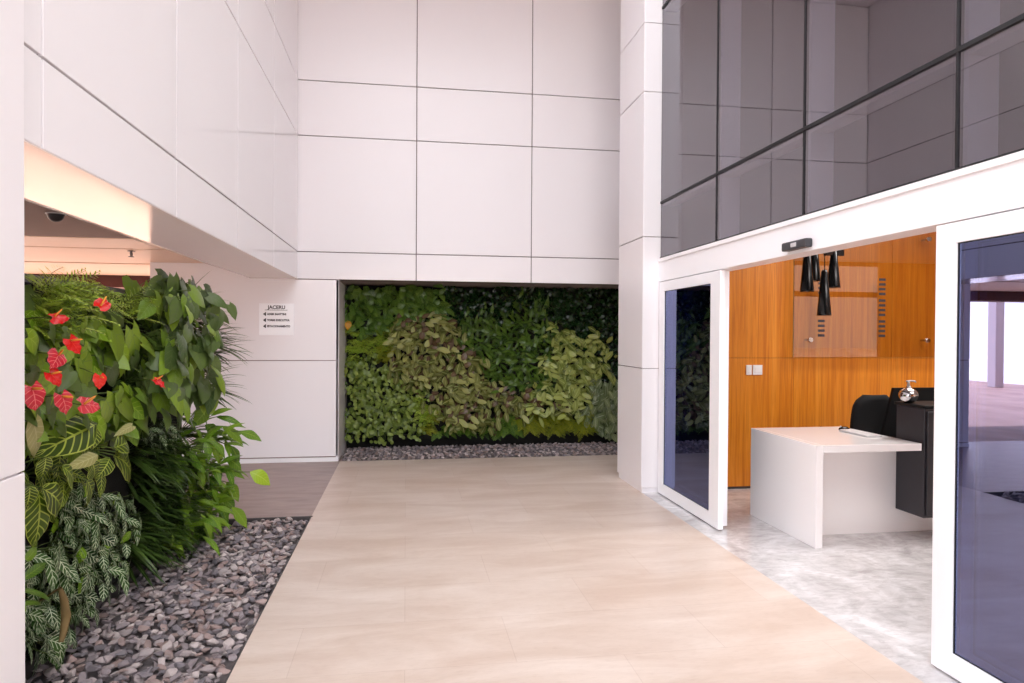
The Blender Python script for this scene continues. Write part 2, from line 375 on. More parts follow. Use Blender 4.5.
# glazed facade on the right
YM = [6.30, 5.104, 3.90, 2.708, 1.51, .31, -.9]
struct('beam_header', B(((RX, -1.6, 2.075), (RX + .16, 6.30, 2.262), 0, .003), ((RX + .004, -1.6, 2.262), (RX + .14, 6.30, 2.268)), ((RX - .012, -1.6, 2.268), (RX + .15, 6.30, 2.300), 0, .003)), FRAMEW, 'white header beam above the sliding doors', cat='beam')
n = 0
for yi, (y1, y0) in enumerate(zip(YM, YM[1:])):
    for zi, (z0, z1) in enumerate(((2.305, 2.85), (2.85, 4.75), (4.75, ZC))):
        n += 1
        w = link('window_%d' % n, B(((RX + .018, y0 + .007, z0 + .009), (RX + .026, y1 - .007, z1 - .009))), GLASSU, None)
        tag(w, None, 'window', kind='structure')
        w['label'] = 'smoked glass pane of the upper facade, %s row, %s' % (('lowest', 'middle', 'top')[zi], ('beside the pillar', 'second from the pillar', 'third from the pillar', 'fourth from the pillar', 'fifth from the pillar', 'sixth from the pillar')[yi])
bm = bmesh.new()
for y in YM[1:]: box_bm(bm, (RX + .012, y - .007, 2.30), (RX + .040, y + .007, ZC), 0)
for z in (2.304, 2.85, 4.75): box_bm(bm, (RX + .008, -1.5, z - .011), (RX + .040, 6.30, z + .011), 0)
struct('trim_2', bm, DARKFRAME, 'thin dark joints of the upper glass facade', cat='trim')
bm = bmesh.new()
for y in YM[1:]: box_bm(bm, (RX + .042, y - .03, 2.30), (RX + .20, y + .03, ZC), 0)
for z in (2.85, 4.75): box_bm(bm, (RX + .042, -1.5, z - .03), (RX + .16, 6.30, z + .03), 0)
struct('trim_3', bm, FIN, 'pale grey mullions behind the upper glass', cat='trim')
struct('slab_upper', B(((RX + .35, -1.6, 3.35), (13.2, 6.4, 3.5)), ((RX + .24, -1.6, 2.27), (RX + .27, 6.4, ZC))), BLACKG, 'dark floor edge and dark sheet added to black out the interior behind the upper glass', cat='slab')  # upright sheet added so the lit lobby does not show through the glass
# sliding doors
def door(num, y0, y1, x, label, s_near=.16, s_far=.10):
    d = empty('door_%d' % num, (x, y0, 0)); tag(d, label, 'door', kind='structure')
    t = .045
    part('frame', B(((x, y0, .012), (x + t, y0 + s_near, 2.068), 0, .004), ((x, y1 - s_far, .012), (x + t, y1, 2.068), 0, .004),
                    ((x + .001, y0 + s_near - .002, .012), (x + t - .001, y1 - s_far + .002, .115), 0, .003),
                    ((x + .001, y0 + s_near - .002, 1.975), (x + t - .001, y1 - s_far + .002, 2.068), 0, .003)), FRAMEW, d)
    part('glass', B(((x + .016, y0 + s_near - .01, .105), (x + .026, y1 - s_far + .01, 1.985))), GLASSD, d)
    part('gasket', B(((x + .012, y0 + s_near - .001, .113), (x + .018, y0 + s_near + .005, 1.977)), ((x + .012, y1 - s_far - .005, .113), (x + .018, y1 - s_far + .001, 1.977)),
                     ((x + .012, y0 + s_near, .113), (x + .018, y1 - s_far, .119)), ((x + .012, y0 + s_near, 1.971), (x + .018, y1 - s_far, 1.977))), DARKFRAME, d)
    return d
door(1, 4.985, 6.275, RX - .005, 'white framed sliding door leaf with dark glass beside the pillar', .17, .12)
door(2, 5.075, 6.27, RX + .075, 'fixed white framed glass leaf behind the sliding leaf by the pillar', .05, .12)
door(3, 1.35, 2.80, RX - .005, 'white framed blue glass door leaf right of the reception desk', .16, .115)
d_ = door(4, 1.35, 2.72, RX + .075, 'fixed glass leaf behind the right sliding door leaf', .12, .06)
struct('wall_front', B(((RX, -1.6, 0), (RX + .15, 1.3, 2.07))), FRAMEW, 'white facade wall beyond the doors')

# lobby shell
bm = bmesh.new()
ycut = 6.34; xs = [2.60, 3.92, 5.03, 6.2, 7.2]
for x0, x1 in zip(xs, xs[1:]):
    for z0, z1 in ((.025, 1.326), (1.326, 3.3)):
        box_bm(bm, (x0 + .0015, ycut, z0 + .0015), (x1 - .0015, ycut + .02, z1 - .0015), 0, .001, 1)
box_bm(bm, (2.6, ycut + .012, 0), (7.2, ycut + .1, 3.3), 1)
struct('wall_wood', bm, [WOOD, KERB], 'oak veneered lobby wall behind the reception desk')
struct('wall_lobby', B(((13.1, -1.6, 0), (13.2, 6.4, 3.35)), ((7.2, 6.35, 0), (13.1, 6.45, 3.35))), WHITE, 'white walls of the far end of the lobby')
struct('ceiling_lobby', B(((RX + .26, -1.6, 3.25), (13.1, 6.34, 3.35))), WHITE, 'white lobby ceiling', cat='ceiling')
bm = bmesh.new()
for z in (0.0, 2.45, 3.16): box_bm(bm, (6.1, -1.62, z), (10.9, -1.52, z + .12))
for x in (6.1, 8.45, 10.8): box_bm(bm, (x, -1.62, 0), (x + .14, -1.52, 3.3))
box_bm(bm, (2.6, -1.62, 0), (6.1, -1.5, 3.3)); box_bm(bm, (10.94, -1.62, 0), (13.1, -1.5, 3.3))
win = struct('window_60', bm, WOOD, 'window wall with timber bars at the front of the lobby', cat='window')
link('pane', B(((6.1, -1.575, 0), (10.9, -1.565, 3.25))), GLASSW, win)

# ------------------------------------------------------------------ lobby things
def put(name, loc, label, cat, group=None):
    return tag(empty(name, loc), label, cat, group)
sd = put('door_sensor', (RX, 3.93, 2.135), 'charcoal motion sensor box mounted on the white header above the door opening', 'sensor')
bm = bmesh.new(); box_bm(bm, (RX - .05, 3.77, 2.095), (RX + .0, 4.04, 2.150), 0, .012, 3); part('housing', bm, SENSORM, sd)
bm = bmesh.new(); box_bm(bm, (RX - .053, 3.87, 2.110), (RX - .045, 3.93, 2.136), 0, .003, 1); part('lens', bm, GREYP, sd)

dk = put('reception_desk', (3.4, 4.95, 0), 'white waterfall reception desk with a thick top in the lobby doorway', 'desk')
bm = bmesh.new(); box_bm(bm, (2.955, 4.48, .0), (3.012, 5.42, .752), 0, .003, 2); part('side_panel', bm, DESKM, dk)
bm = bmesh.new(); box_bm(bm, (3.0125, 4.48, .697), (3.815, 5.42, .752), 0, .003, 2); part('top', bm, DESKM, dk)
bm = bmesh.new(); box_bm(bm, (3.0125, 4.775, .0), (4.75, 4.81, .696), 0, .002, 1); part('modesty_panel', bm, DESKM, dk)
bc = put('counter_cabinet', (4.2, 4.5, .19), 'tall black cabinet counter standing against the right end of the white desk', 'cabinet')
bm = bmesh.new(); box_bm(bm, (3.835, 4.48, .19), (4.75, 4.772, 1.012), 0, .003, 1); part('body', bm, BLACKG, bc)
bm = bmesh.new(); box_bm(bm, (3.832, 4.474, 1.013), (4.76, 4.80, 1.035), 0, .003, 1); part('top', bm, BLACKM, bc)
bm = bmesh.new(); box_bm(bm, (4.20, 4.815, .19), (4.75, 5.04, 1.012), 0, .003, 1); part('rear_body', bm, BLACKM, bc)
bm = bmesh.new()
box_bm(bm, (3.85, 4.462, .21), (4.29, 4.479, .99), 0, .003, 1); d1 = part('door', bm, BLACKG, bc)
bm = bmesh.new(); tube_bm(bm, [(4.25, 4.462, .72), (4.25, 4.44, .72), (4.25, 4.44, .88), (4.25, 4.462, .88)], .005); h_ = link('handle', bm, CHROME, d1); h_.location = -bc.location
bs = put('privacy_screen', (4.6, 5.32, .0), 'black upright screen board with slanted edge behind the black counter', 'screen')
bm = bmesh.new()
a = [bm.verts.new(p) for p in ((4.13, 5.30, 0), (5.0, 5.30, 0), (5.0, 5.30, 1.10), (4.235, 5.30, 1.10), (4.13, 5.30, .70))]
f = bm.faces.new(a); r = bmesh.ops.extrude_face_region(bm, geom=[f]); bmesh.ops.translate(bm, verts=[v for v in r['geom'] if isinstance(v, bmesh.types.BMVert)], vec=(0, .03, 0))
part('board', bm, BLACKM, bs)
bm = bmesh.new(); box_bm(bm, (4.15, 5.22, 0), (4.95, 5.40, .02), 0, .004, 1); part('foot', bm, BLACK, bs)

ch = put('office_chair', (4.155, 5.66, 0), 'black office chair with rounded backrest behind the white desk', 'chair')
bm = bmesh.new()
NB = 10; fr_, bk_ = [], []
for i in range(NB + 1):
    t = i / NB; z = .55 + .475 * t; wd = .205 * (1 - .10 * t) * (1 - max(0, (t - .72) / .28) ** 3 * .42) * (.8 + .2 * min(1, t * 4))
    y = 5.44 + .03 * math.sin(t * PI) - .03 * t; rf, rb = [], []
    for j in range(9):
        s = j / 4 - 1; cy = .05 * s * s
        rf.append(bm.verts.new((4.175 + wd * s, y + cy * .8 + .035, z))); rb.append(bm.verts.new((4.175 + wd * s, y - .0 + cy * .8 - .018 * (1 - s ** 4), z)))
    fr_.append(rf); bk_.append(rb)
for g in (fr_, bk_):
    for i in range(NB):
        for j in range(8): bm.faces.new((g[i][j], g[i][j + 1], g[i + 1][j + 1], g[i + 1][j]))
for i in range(NB):
    for j in (0, 8): bm.faces.new((fr_[i][j], fr_[i + 1][j], bk_[i + 1][j], bk_[i][j]))
for j in range(8):
    for i in (0, NB): bm.faces.new((fr_[i][j], fr_[i][j + 1], bk_[i][j + 1], bk_[i][j]))
part('backrest', bm, FABRIC, ch, True)
bm = bmesh.new(); box_bm(bm, (3.925, 5.50, .43), (4.405, 5.96, .51), 0, .03, 3); part('seat', bm, FABRIC, ch)
bm = bmesh.new(); tube_bm(bm, [(4.165, 5.62, .41), (4.165, 5.49, .41), (4.165, 5.475, .5), (4.165, 5.475, .8)], .014); part('back_bracket', bm, BLACK, ch)
bm = bmesh.new(); lathe_bm(bm, [(.03, .08), (.03, .25), (.018, .25), (.018, .43), (.08, .43)], (4.155, 5.72, 0), 16); part('gas_column', bm, BLACK, ch)
for k in range(5):
    a = 2 * PI * k / 5 + .3; p = Vector((4.155 + .27 * math.cos(a), 5.72 + .27 * math.sin(a), .065))
    bm = bmesh.new(); tube_bm(bm, [(4.155, 5.72, .1), p], [.022, .014]); lg = part('leg', bm, BLACK, ch)
    bm = bmesh.new(); lathe_bm(bm, [(.026, -.012), (.03, -.008), (.03, .008), (.026, .012)], (p.x, p.y, .031), 14, axis='x'); c_ = link('caster', bm, BLACK, lg)
    bmesh_off = ch.location; c_.location = -Vector(bmesh_off)
for sx in (-.26, .26):
    bm = bmesh.new(); tube_bm(bm, [(4.155 + sx * .85, 5.72, .46), (4.155 + sx, 5.72, .5), (4.155 + sx, 5.72, .67), (4.155 + sx, 5.60, .68), (4.155 + sx, 5.84, .68)], .015); part('armrest', bm, BLACK, ch)

ds = put('soap_dispenser', (3.872, 4.69, 1.035), 'round polished steel pump dispenser on the black counter top', 'dispenser')
bm = bmesh.new(); R_ = .062
lathe_bm(bm, [(.03, 0)] + [(R_ * math.sin(a) * 1.1, .058 - R_ * math.cos(a)) for a in [.55 + k * .2 for k in range(11)]] + [(.018, .118), (.018, .13)], (3.872, 4.69, 1.035), 28); part('body', bm, CHROME, ds, True)
bm = bmesh.new(); tube_bm(bm, [(3.872, 4.69, 1.16), (3.872, 4.69, 1.195), (3.872, 4.69, 1.203)], [.012, .009, .009], 12); tube_bm(bm, [(3.852, 4.69, 1.203), (3.887, 4.69, 1.206), (3.927, 4.69, 1.203), (3.935, 4.69, 1.194)], .006, 8); part('pump', bm, GREYP, ds, True)
ms = put('computer_mouse', (3.83, 5.12, .752), 'small black computer mouse on the white desk top', 'mouse')
bm = bmesh.new(); bmesh.ops.create_uvsphere(bm, u_segments=16, v_segments=10, radius=1)
for v in bm.verts: v.co = Vector((3.70 + v.co.x * .05, 5.22 + v.co.y * .032, .7525 + max(0, v.co.z) * .030))
ms.location = (3.70, 5.22, .752); part('shell', bm, BLACK, ms, True)
bm = bmesh.new(); lathe_bm(bm, [(.007, -.003), (.009, 0), (.007, .003)], (3.668, 5.22, .779), 12, axis='y'); part('wheel', bm, GREYP, ms)
kb = put('keyboard', (3.66, 5.0, .752), 'pale flat keyboard beside the mouse on the white desk', 'keyboard')
bm = bmesh.new(); box_bm(bm, (3.60, 4.80, .7523), (3.74, 5.15, .764), 0, .004, 1); part('case', bm, GREYP, kb)
bm = bmesh.new()
for i in range(5):
    for j in range(14): box_bm(bm, (3.607 + i * .026, 4.806 + j * .0242, .7642), (3.629 + i * .026, 4.827 + j * .0242, .769))
part('keys', bm, WHITE, kb)

# light switches
for (x0, x1, lab) in ((3.395, 3.455, 'narrow white light switch plate on the oak wall, nearer the door leaf'), (3.468, 3.570, 'square white light switch plate on the oak wall, nearer the desk')):
    s_ = put('light_switch', ((x0 + x1) / 2, 6.34, 1.20), lab, 'switch', 'light switches on the oak wall')
    bm = bmesh.new(); box_bm(bm, (x0, 6.328, 1.155), (x1, 6.340, 1.255), 0, .004, 2); part('plate', bm, WHITE, s_)
    bm = bmesh.new(); box_bm(bm, (x0 + .017, 6.323, 1.178), (x1 - .017, 6.329, 1.232), 0, .002, 1); part('rocker', bm, WHITE, s_)

# glass directory panel on standoffs
gp = put('directory_panel', (4.70, 6.24, 1.34), 'large clear glass directory panel on round metal standoffs over the oak wall', 'panel')
bm = bmesh.new(); box_bm(bm, (3.85, 6.238, 1.338), (5.555, 6.250, 2.735), 0, .002, 1); bm.faces.ensure_lookup_table()
for f in bm.faces:
    f.normal_update(); f.material_index = 0 if abs(f.normal.y) > .9 else 1
part('glass', bm, [GLASSP, GLEDGE], gp)
for x in (4.035, 5.36):
    for z in (1.512, 2.565):
        bm = bmesh.new(); lathe_bm(bm, [(.022, -.018), (.024, -.014), (.024, -.001), (.010, -.0005), (.010, .089)], (x, 6.2375, z), 20, axis='y'); part('standoff', bm, CHROME, gp)
for cx in (4.155, 4.835):
    for gi in range(3):
        for k in range(4):
            z = 2.135 - gi * .215 - k * .049
            bm = bmesh.new(); box_bm(bm, (cx - .038, 6.2352, z - .013), (cx + .036, 6.2375, z + .013)); part('lettering_row', bm, INK, gp)

# pendant lamps: black cones hung at different heights
ZL = 3.25
def pendant(x, y, zb, L, r, label, bar=False):
    p = put('pendant_lamp', (x, y, zb), label, 'lamp', 'black cone pendants in the lobby')
    bm = bmesh.new()
    lathe_bm(bm, [(r * .93, .002), (r, 0), (r * .98, .012), (.026, L - .02), (.018, L - .004), (.008, L)], (x, y, zb), 28); part('shade', bm, BLACK, p)
    bm = bmesh.new(); tube_bm(bm, [(x, y, zb + L - .004), (x, y, ZL - .02)], .0035, 6); part('cord', bm, BLACK, p)
    bm = bmesh.new(); lathe_bm(bm, [(.05, 0), (.05, .018), (.045, .02)], (x, y, ZL - .0205), 20); part('canopy', bm, BLACK, p)
    if bar:
        bm = bmesh.new(); box_bm(bm, (x - .09, y - .02, zb + L - .06), (x + .09, y + .02, zb + L - .005), 0, .003, 1); part('mounting_bar', bm, BLACK, p)
pendant(3.52, 5.50, 1.945, .42, .060, 'black cone pendant lamp leftmost in the cluster, overlapping its shorter neighbour')
pendant(3.665, 5.62, 2.05, .40, .058, 'black cone pendant lamp partly hidden behind the leftmost cone, ending highest')
pendant(3.595, 5.36, 1.731, .40, .060, 'black cone pendant lamp hanging lowest of the cluster, its whole tip in view')
pendant(3.765, 5.48, 1.982, .345, .058, 'black cone pendant lamp with short black bar at its top, rightmost', True)

# direction sign
sg = put('wall_sign', (-1.525, BW, 1.7), 'white acrylic direction sign with arrows on the panelled wall beside the planted recess', 'sign')
bm = bmesh.new(); box_bm(bm, (-1.725, BW - .010, 1.525), (-1.325, BW + .0, 1.905), 0, .002, 1); part('plate', bm, SIGNM, sg)
def text(s, x, z, size, parent, align='LEFT', name='lettering', sx=1.0):
    c = bpy.data.curves.new(name, 'FONT'); c.body = s; c.size = size; c.align_x = align; c.extrude = .0006; c.offset = .0017
    t = bpy.data.objects.new(name, c); COL.objects.link(t)
    me = bpy.data.meshes.new_from_object(t.evaluated_get(bpy.context.evaluated_depsgraph_get())); bpy.data.objects.remove(t)
    me.materials.clear(); me.materials.append(INK)
    o = bpy.data.objects.new(name, me); COL.objects.link(o); o.parent = parent
    o.rotation_euler = (PI / 2, 0, 0); o.scale = (sx, 1, 1)
    o.location = Vector((x, BW - .0112, z)) - parent.location
    return o
text('JACERU', -1.525, 1.838, .058, sg, 'CENTER', 'heading', 1.0)
bm = bmesh.new(); box_bm(bm, (-1.66, BW - .0118, 1.822), (-1.40, BW - .0102, 1.827)); part('rule', bm, INK, sg)
for i, s in enumerate(('ADEM SANTTINI', 'TORRE EXECUTIVA', 'ESTACIONAMENTO')):
    z = 1.765 - i * .072
    text(s, -1.632, z, .032, sg, 'LEFT', 'lettering', .92)
    bm = bmesh.new(); a = [bm.verts.new(p) for p in ((-1.680, BW - .0105, z + .011), (-1.645, BW - .0105, z - .014), (-1.645, BW - .0105, z + .036))]
    f = bm.faces.new(a); r = bmesh.ops.extrude_face_region(bm, geom=[f]); bmesh.ops.translate(bm, verts=[v for v in r['geom'] if isinstance(v, bmesh.types.BMVert)], vec=(0, -.001, 0)); part('arrow', bm, INK, sg)

# passage ceiling fittings
dc = put('dome_camera', (-2.40, 5.10, 2.37), 'small dark dome fitting under the grey passage ceiling', 'camera')
bm = bmesh.new(); lathe_bm(bm, [(.002, -.06)] + [(.052 * math.sin(a), -.01 - .05 * math.cos(a)) for a in (.3, .6, .9, 1.2, 1.5)] + [(.056, -.01), (.056, 0)], (-2.40, 5.10, 2.3695), 24); part('dome', bm, SENSORM, dc, True)
bm = bmesh.new(); lathe_bm(bm, [(.062, -.008), (.062, 0)], (-2.40, 5.10, 2.3698), 24); part('ring', bm, GREYP, dc)
sp = put('sprinkler_head', (-2.72, 7.25, 2.365), 'small sprinkler head under the warm-tinted passage ceiling', 'sprinkler')
bm = bmesh.new(); lathe_bm(bm, [(.035, -.006), (.035, 0)], (-2.72, 7.25, 2.3648), 16); part('flange', bm, CAPM, sp)
bm = bmesh.new(); lathe_bm(bm, [(.012, -.05), (.014, -.03), (.012, -.006)], (-2.72, 7.25, 2.3648), 12); lathe_bm(bm, [(.028, -.062), (.028, -.058), (.006, -.05)], (-2.72, 7.25, 2.3648), 16); part('nozzle', bm, CAPM, sp)

# ------------------------------------------------------------------ leaves
PROF = {
 'heart': [(0, .50), (.08, .86), (.2, 1), (.4, .93), (.6, .72), (.8, .40), (.93, .14), (1, .0)],
 'oval': [(0, .03), (.08, .45), (.25, .85), (.5, 1), (.72, .86), (.9, .46), (1, 0)],
 'ovate': [(0, .05), (.08, .5), (.25, .95), (.42, 1), (.65, .78), (.86, .34), (1, 0)],
 'round': [(0, .15), (.12, .66), (.35, .98), (.55, 1), (.78, .78), (.93, .42), (1, 0.05)],
 'lance': [(0, .06), (.12, .5), (.35, 1), (.55, .92), (.78, .5), (.92, .18), (1, 0)],
 'strap': [(0, .55), (.2, .9), (.5, 1), (.8, .62), (1, 0)],
}
def pv(p, u):
    pts = PROF[p]
    for (a, x), (b, y) in zip(pts, pts[1:]):
        if u <= b: return x + (y - x) * (u - a) / (b - a)
    return pts[-1][1]
class LeafMesh:
    def __init__(s): s.v = []; s.f = []; s.uv = []; s.r = []; s.mi = []
    def leaf(s, base, tipdir, normal, L, Wd, prof='oval', nu=6, nv=2, bend=.5, fold=.22, wave=0.0, mi=0, lobe=0.0, rr=None, rnd=rng):
        t = Vector(tipdir).normalized(); nrm = Vector(normal); nrm = nrm - t * nrm.dot(t)
        if nrm.length < 1e-4: nrm = t.orthogonal()
        nrm.normalize(); x = t.cross(nrm); base = Vector(base); k0 = len(s.v); rr = rnd.random() if rr is None else rr
        cf, sf = math.cos(fold), math.sin(fold); yy = zz = 0.0; ph = rnd.random() * 6
        for i in range(nu + 1):
            u = i / nu
            if i: th = bend * (u - .5 / nu) * 1.3 - bend * .25; yy += math.cos(th) / nu; zz -= math.sin(th) / nu
            hw = pv(prof, u) * Wd / 2
            for j in range(-nv, nv + 1):
                v = j / nv; av = abs(v)
                px = v * hw * cf; pz = av * hw * sf + zz * L - .25 * hw * av * av
                if wave: pz += wave * Wd * av * math.sin(u * 17 + ph + v)
                py = yy * L - lobe * L * av ** 1.4 * max(0, 1 - 3 * u) ** 1.5
                s.v.append(base + x * px + t * py + nrm * pz); s.uv.append((u, v * .5 + .5)); s.r.append(rr)
        w = 2 * nv + 1
        for i in range(nu):
            for j in range(w - 1):
                a = k0 + i * w + j; s.f.append((a, a + 1, a + w + 1, a + w)); s.mi.append(mi)
    def stem(s, p0, p1, r=.004, sag=0.0, mi=1, n=5, seg=4, r1=None):
        p0, p1 = Vector(p0), Vector(p1); d = (p1 - p0)
        if d.length < 1e-5: return
        a = d.orthogonal().normalized(); b = d.normalized().cross(a); k0 = len(s.v); r1 = r * .7 if r1 is None else r1
        for i in range(seg + 1):
            t = i / seg; c = p0 + d * t + Vector((0, 0, sag * 4 * t * (1 - t))); q = r + (r1 - r) * t
            for k in range(n):
                an = 2 * PI * k / n; s.v.append(c + a * (q * math.cos(an)) + b * (q * math.sin(an))); s.uv.append((t, .5)); s.r.append(.5)
        for i in range(seg):
            for k in range(n):
                s.f.append((k0 + i * n + k, k0 + i * n + (k + 1) % n, k0 + (i + 1) * n + (k + 1) % n, k0 + (i + 1) * n + k)); s.mi.append(mi)
    def mesh(s, name, mats):
        me = bpy.data.meshes.new(name); me.from_pydata([tuple(p) for p in s.v], [], s.f)
        for m in mats: me.materials.append(m)
        me.polygons.foreach_set('material_index', s.mi); me.polygons.foreach_set('use_smooth', [True] * len(s.f))
        ul = me.uv_layers.new(name='UVMap'); idx = [0] * len(me.loops); me.loops.foreach_get('vertex_index', idx)
        flat = []
        for i in idx: flat.extend(s.uv[i])
        ul.data.foreach_set('uv', flat)
        at = me.attributes.new('leaf_random', 'FLOAT', 'POINT'); at.data.foreach_set('value', s.r)
        me.update(); return me
    def obj(s, name, mats, parent=None, loc=(0, 0, 0)):
        o = bpy.data.objects.new(name, s.mesh(name, mats)); COL.objects.link(o); o.location = loc
        if parent is not None: o.parent = parent
        return o

# ------------------------------------------------------------------ left green wall
GX = -1.74                                               # planting face
gw = put('planter_wall', (-1.85, 4.4, 0), 'free-standing dark planter wall with grey capping carrying the left green wall', 'planter')
bm = bmesh.new(); box_bm(bm, (-1.98, 2.46, -.045), (GX, 5.62, 1.78)); part('backing', bm, SOIL, gw)
bm = bmesh.new(); box_bm(bm, (-2.02, 2.46, 1.78), (-1.77, 5.64, 1.825), 0, .004, 1); part('capping', bm, CAPM, gw)
bm = bmesh.new(); box_bm(bm, (-1.74, 2.46, -.045), (-1.70, 5.66, .035), 0, .006, 1); part('kerb', bm, KERB, gw)

def at(px, py, dep=0.0):
    """a spot on the bulging front of the left green wall (its end bulges towards the passage)"""
    p = on(px, py, 'x', -1.50 + dep)
    if p.y > 5.45: p = on(px, py, 'y', 5.45 - dep * .5)
    return p
OUT = Vector((1, 0, 0))
def feature(mesh, stems, root, b, t, wpx, prof, dep=0.0, bend=.5, fold=.22, wave=0.0, mi=0, lobe=0.0, tilt=.35, nu=9, nv=3, rr=None, petiole=True, tipout=-.02):
    """one blade from its base spot to its tip spot, petiole back to the planting face"""
    p0 = at(b[0], b[1], dep); p1 = at(t[0], t[1], dep + tipout); d = p1 - p0; L = d.length * 1.06
    vd = (CAMP - p0).normalized()
    n = (OUT * .65 + vd * .55 + Vector((0, 0, tilt)) + Vector((rng.uniform(-.2, .2), rng.uniform(-.25, .25), rng.uniform(-.15, .15)))).normalized()
    depth = (p0 - CAMP).dot(fw); Wd = wpx * depth / F * 1.06
    mesh.leaf(p0 - root, d, n, L, Wd, prof, nu, nv, bend, fold, wave, mi, lobe, rr)
    if petiole:
        a = Vector(root) + Vector((0, rng.uniform(-.008, .008), rng.uniform(-.008, .008)))
        stems.stem(a - root, p0 - root, .0045, .02, 0)

def spathe(root, px, py, size, ang, pal, label, dep=.06, face=None):
    """anthurium flower: red spathe with its spadix, a part of its plant"""
    c = at(px, py, dep) - root.location; d = Vector((0, math.cos(ang), math.sin(ang)))
    n = (OUT * .7 + Vector((rng.uniform(-.1, .2), rng.uniform(-.9, -.2), rng.uniform(.2, .9)))).normalized(); d = (d - n * d.dot(n)).normalized()
    m = LeafMesh(); m.leaf(c - d * size * .45, d, n, size, size * .92, 'heart', 11, 4, rng.uniform(.2, .9), rng.uniform(-.1, .45), .07, 0, .22)
    fl = m.obj('flower', [pal], root)
    bm = bmesh.new(); s0 = c - d * size * .36 + n * .004; dd = (n * .55 + d * .5 + Vector((0, 0, .35))).normalized()
    tube_bm(bm, [s0, s0 + dd * size * .25, s0 + dd * size * .5, s0 + dd * size * .62], [size * .055, size * .06, size * .05, size * .018], 8)
    so = link('spadix', bm, SPADIX, fl)
    st = LeafMesh(); a = Vector((0, 0, 0))
    st.stem(a, c - d * size * .45 - n * .004, .004, .02, 0); st.obj('flower_stalk', [STALK], root)
    return fl

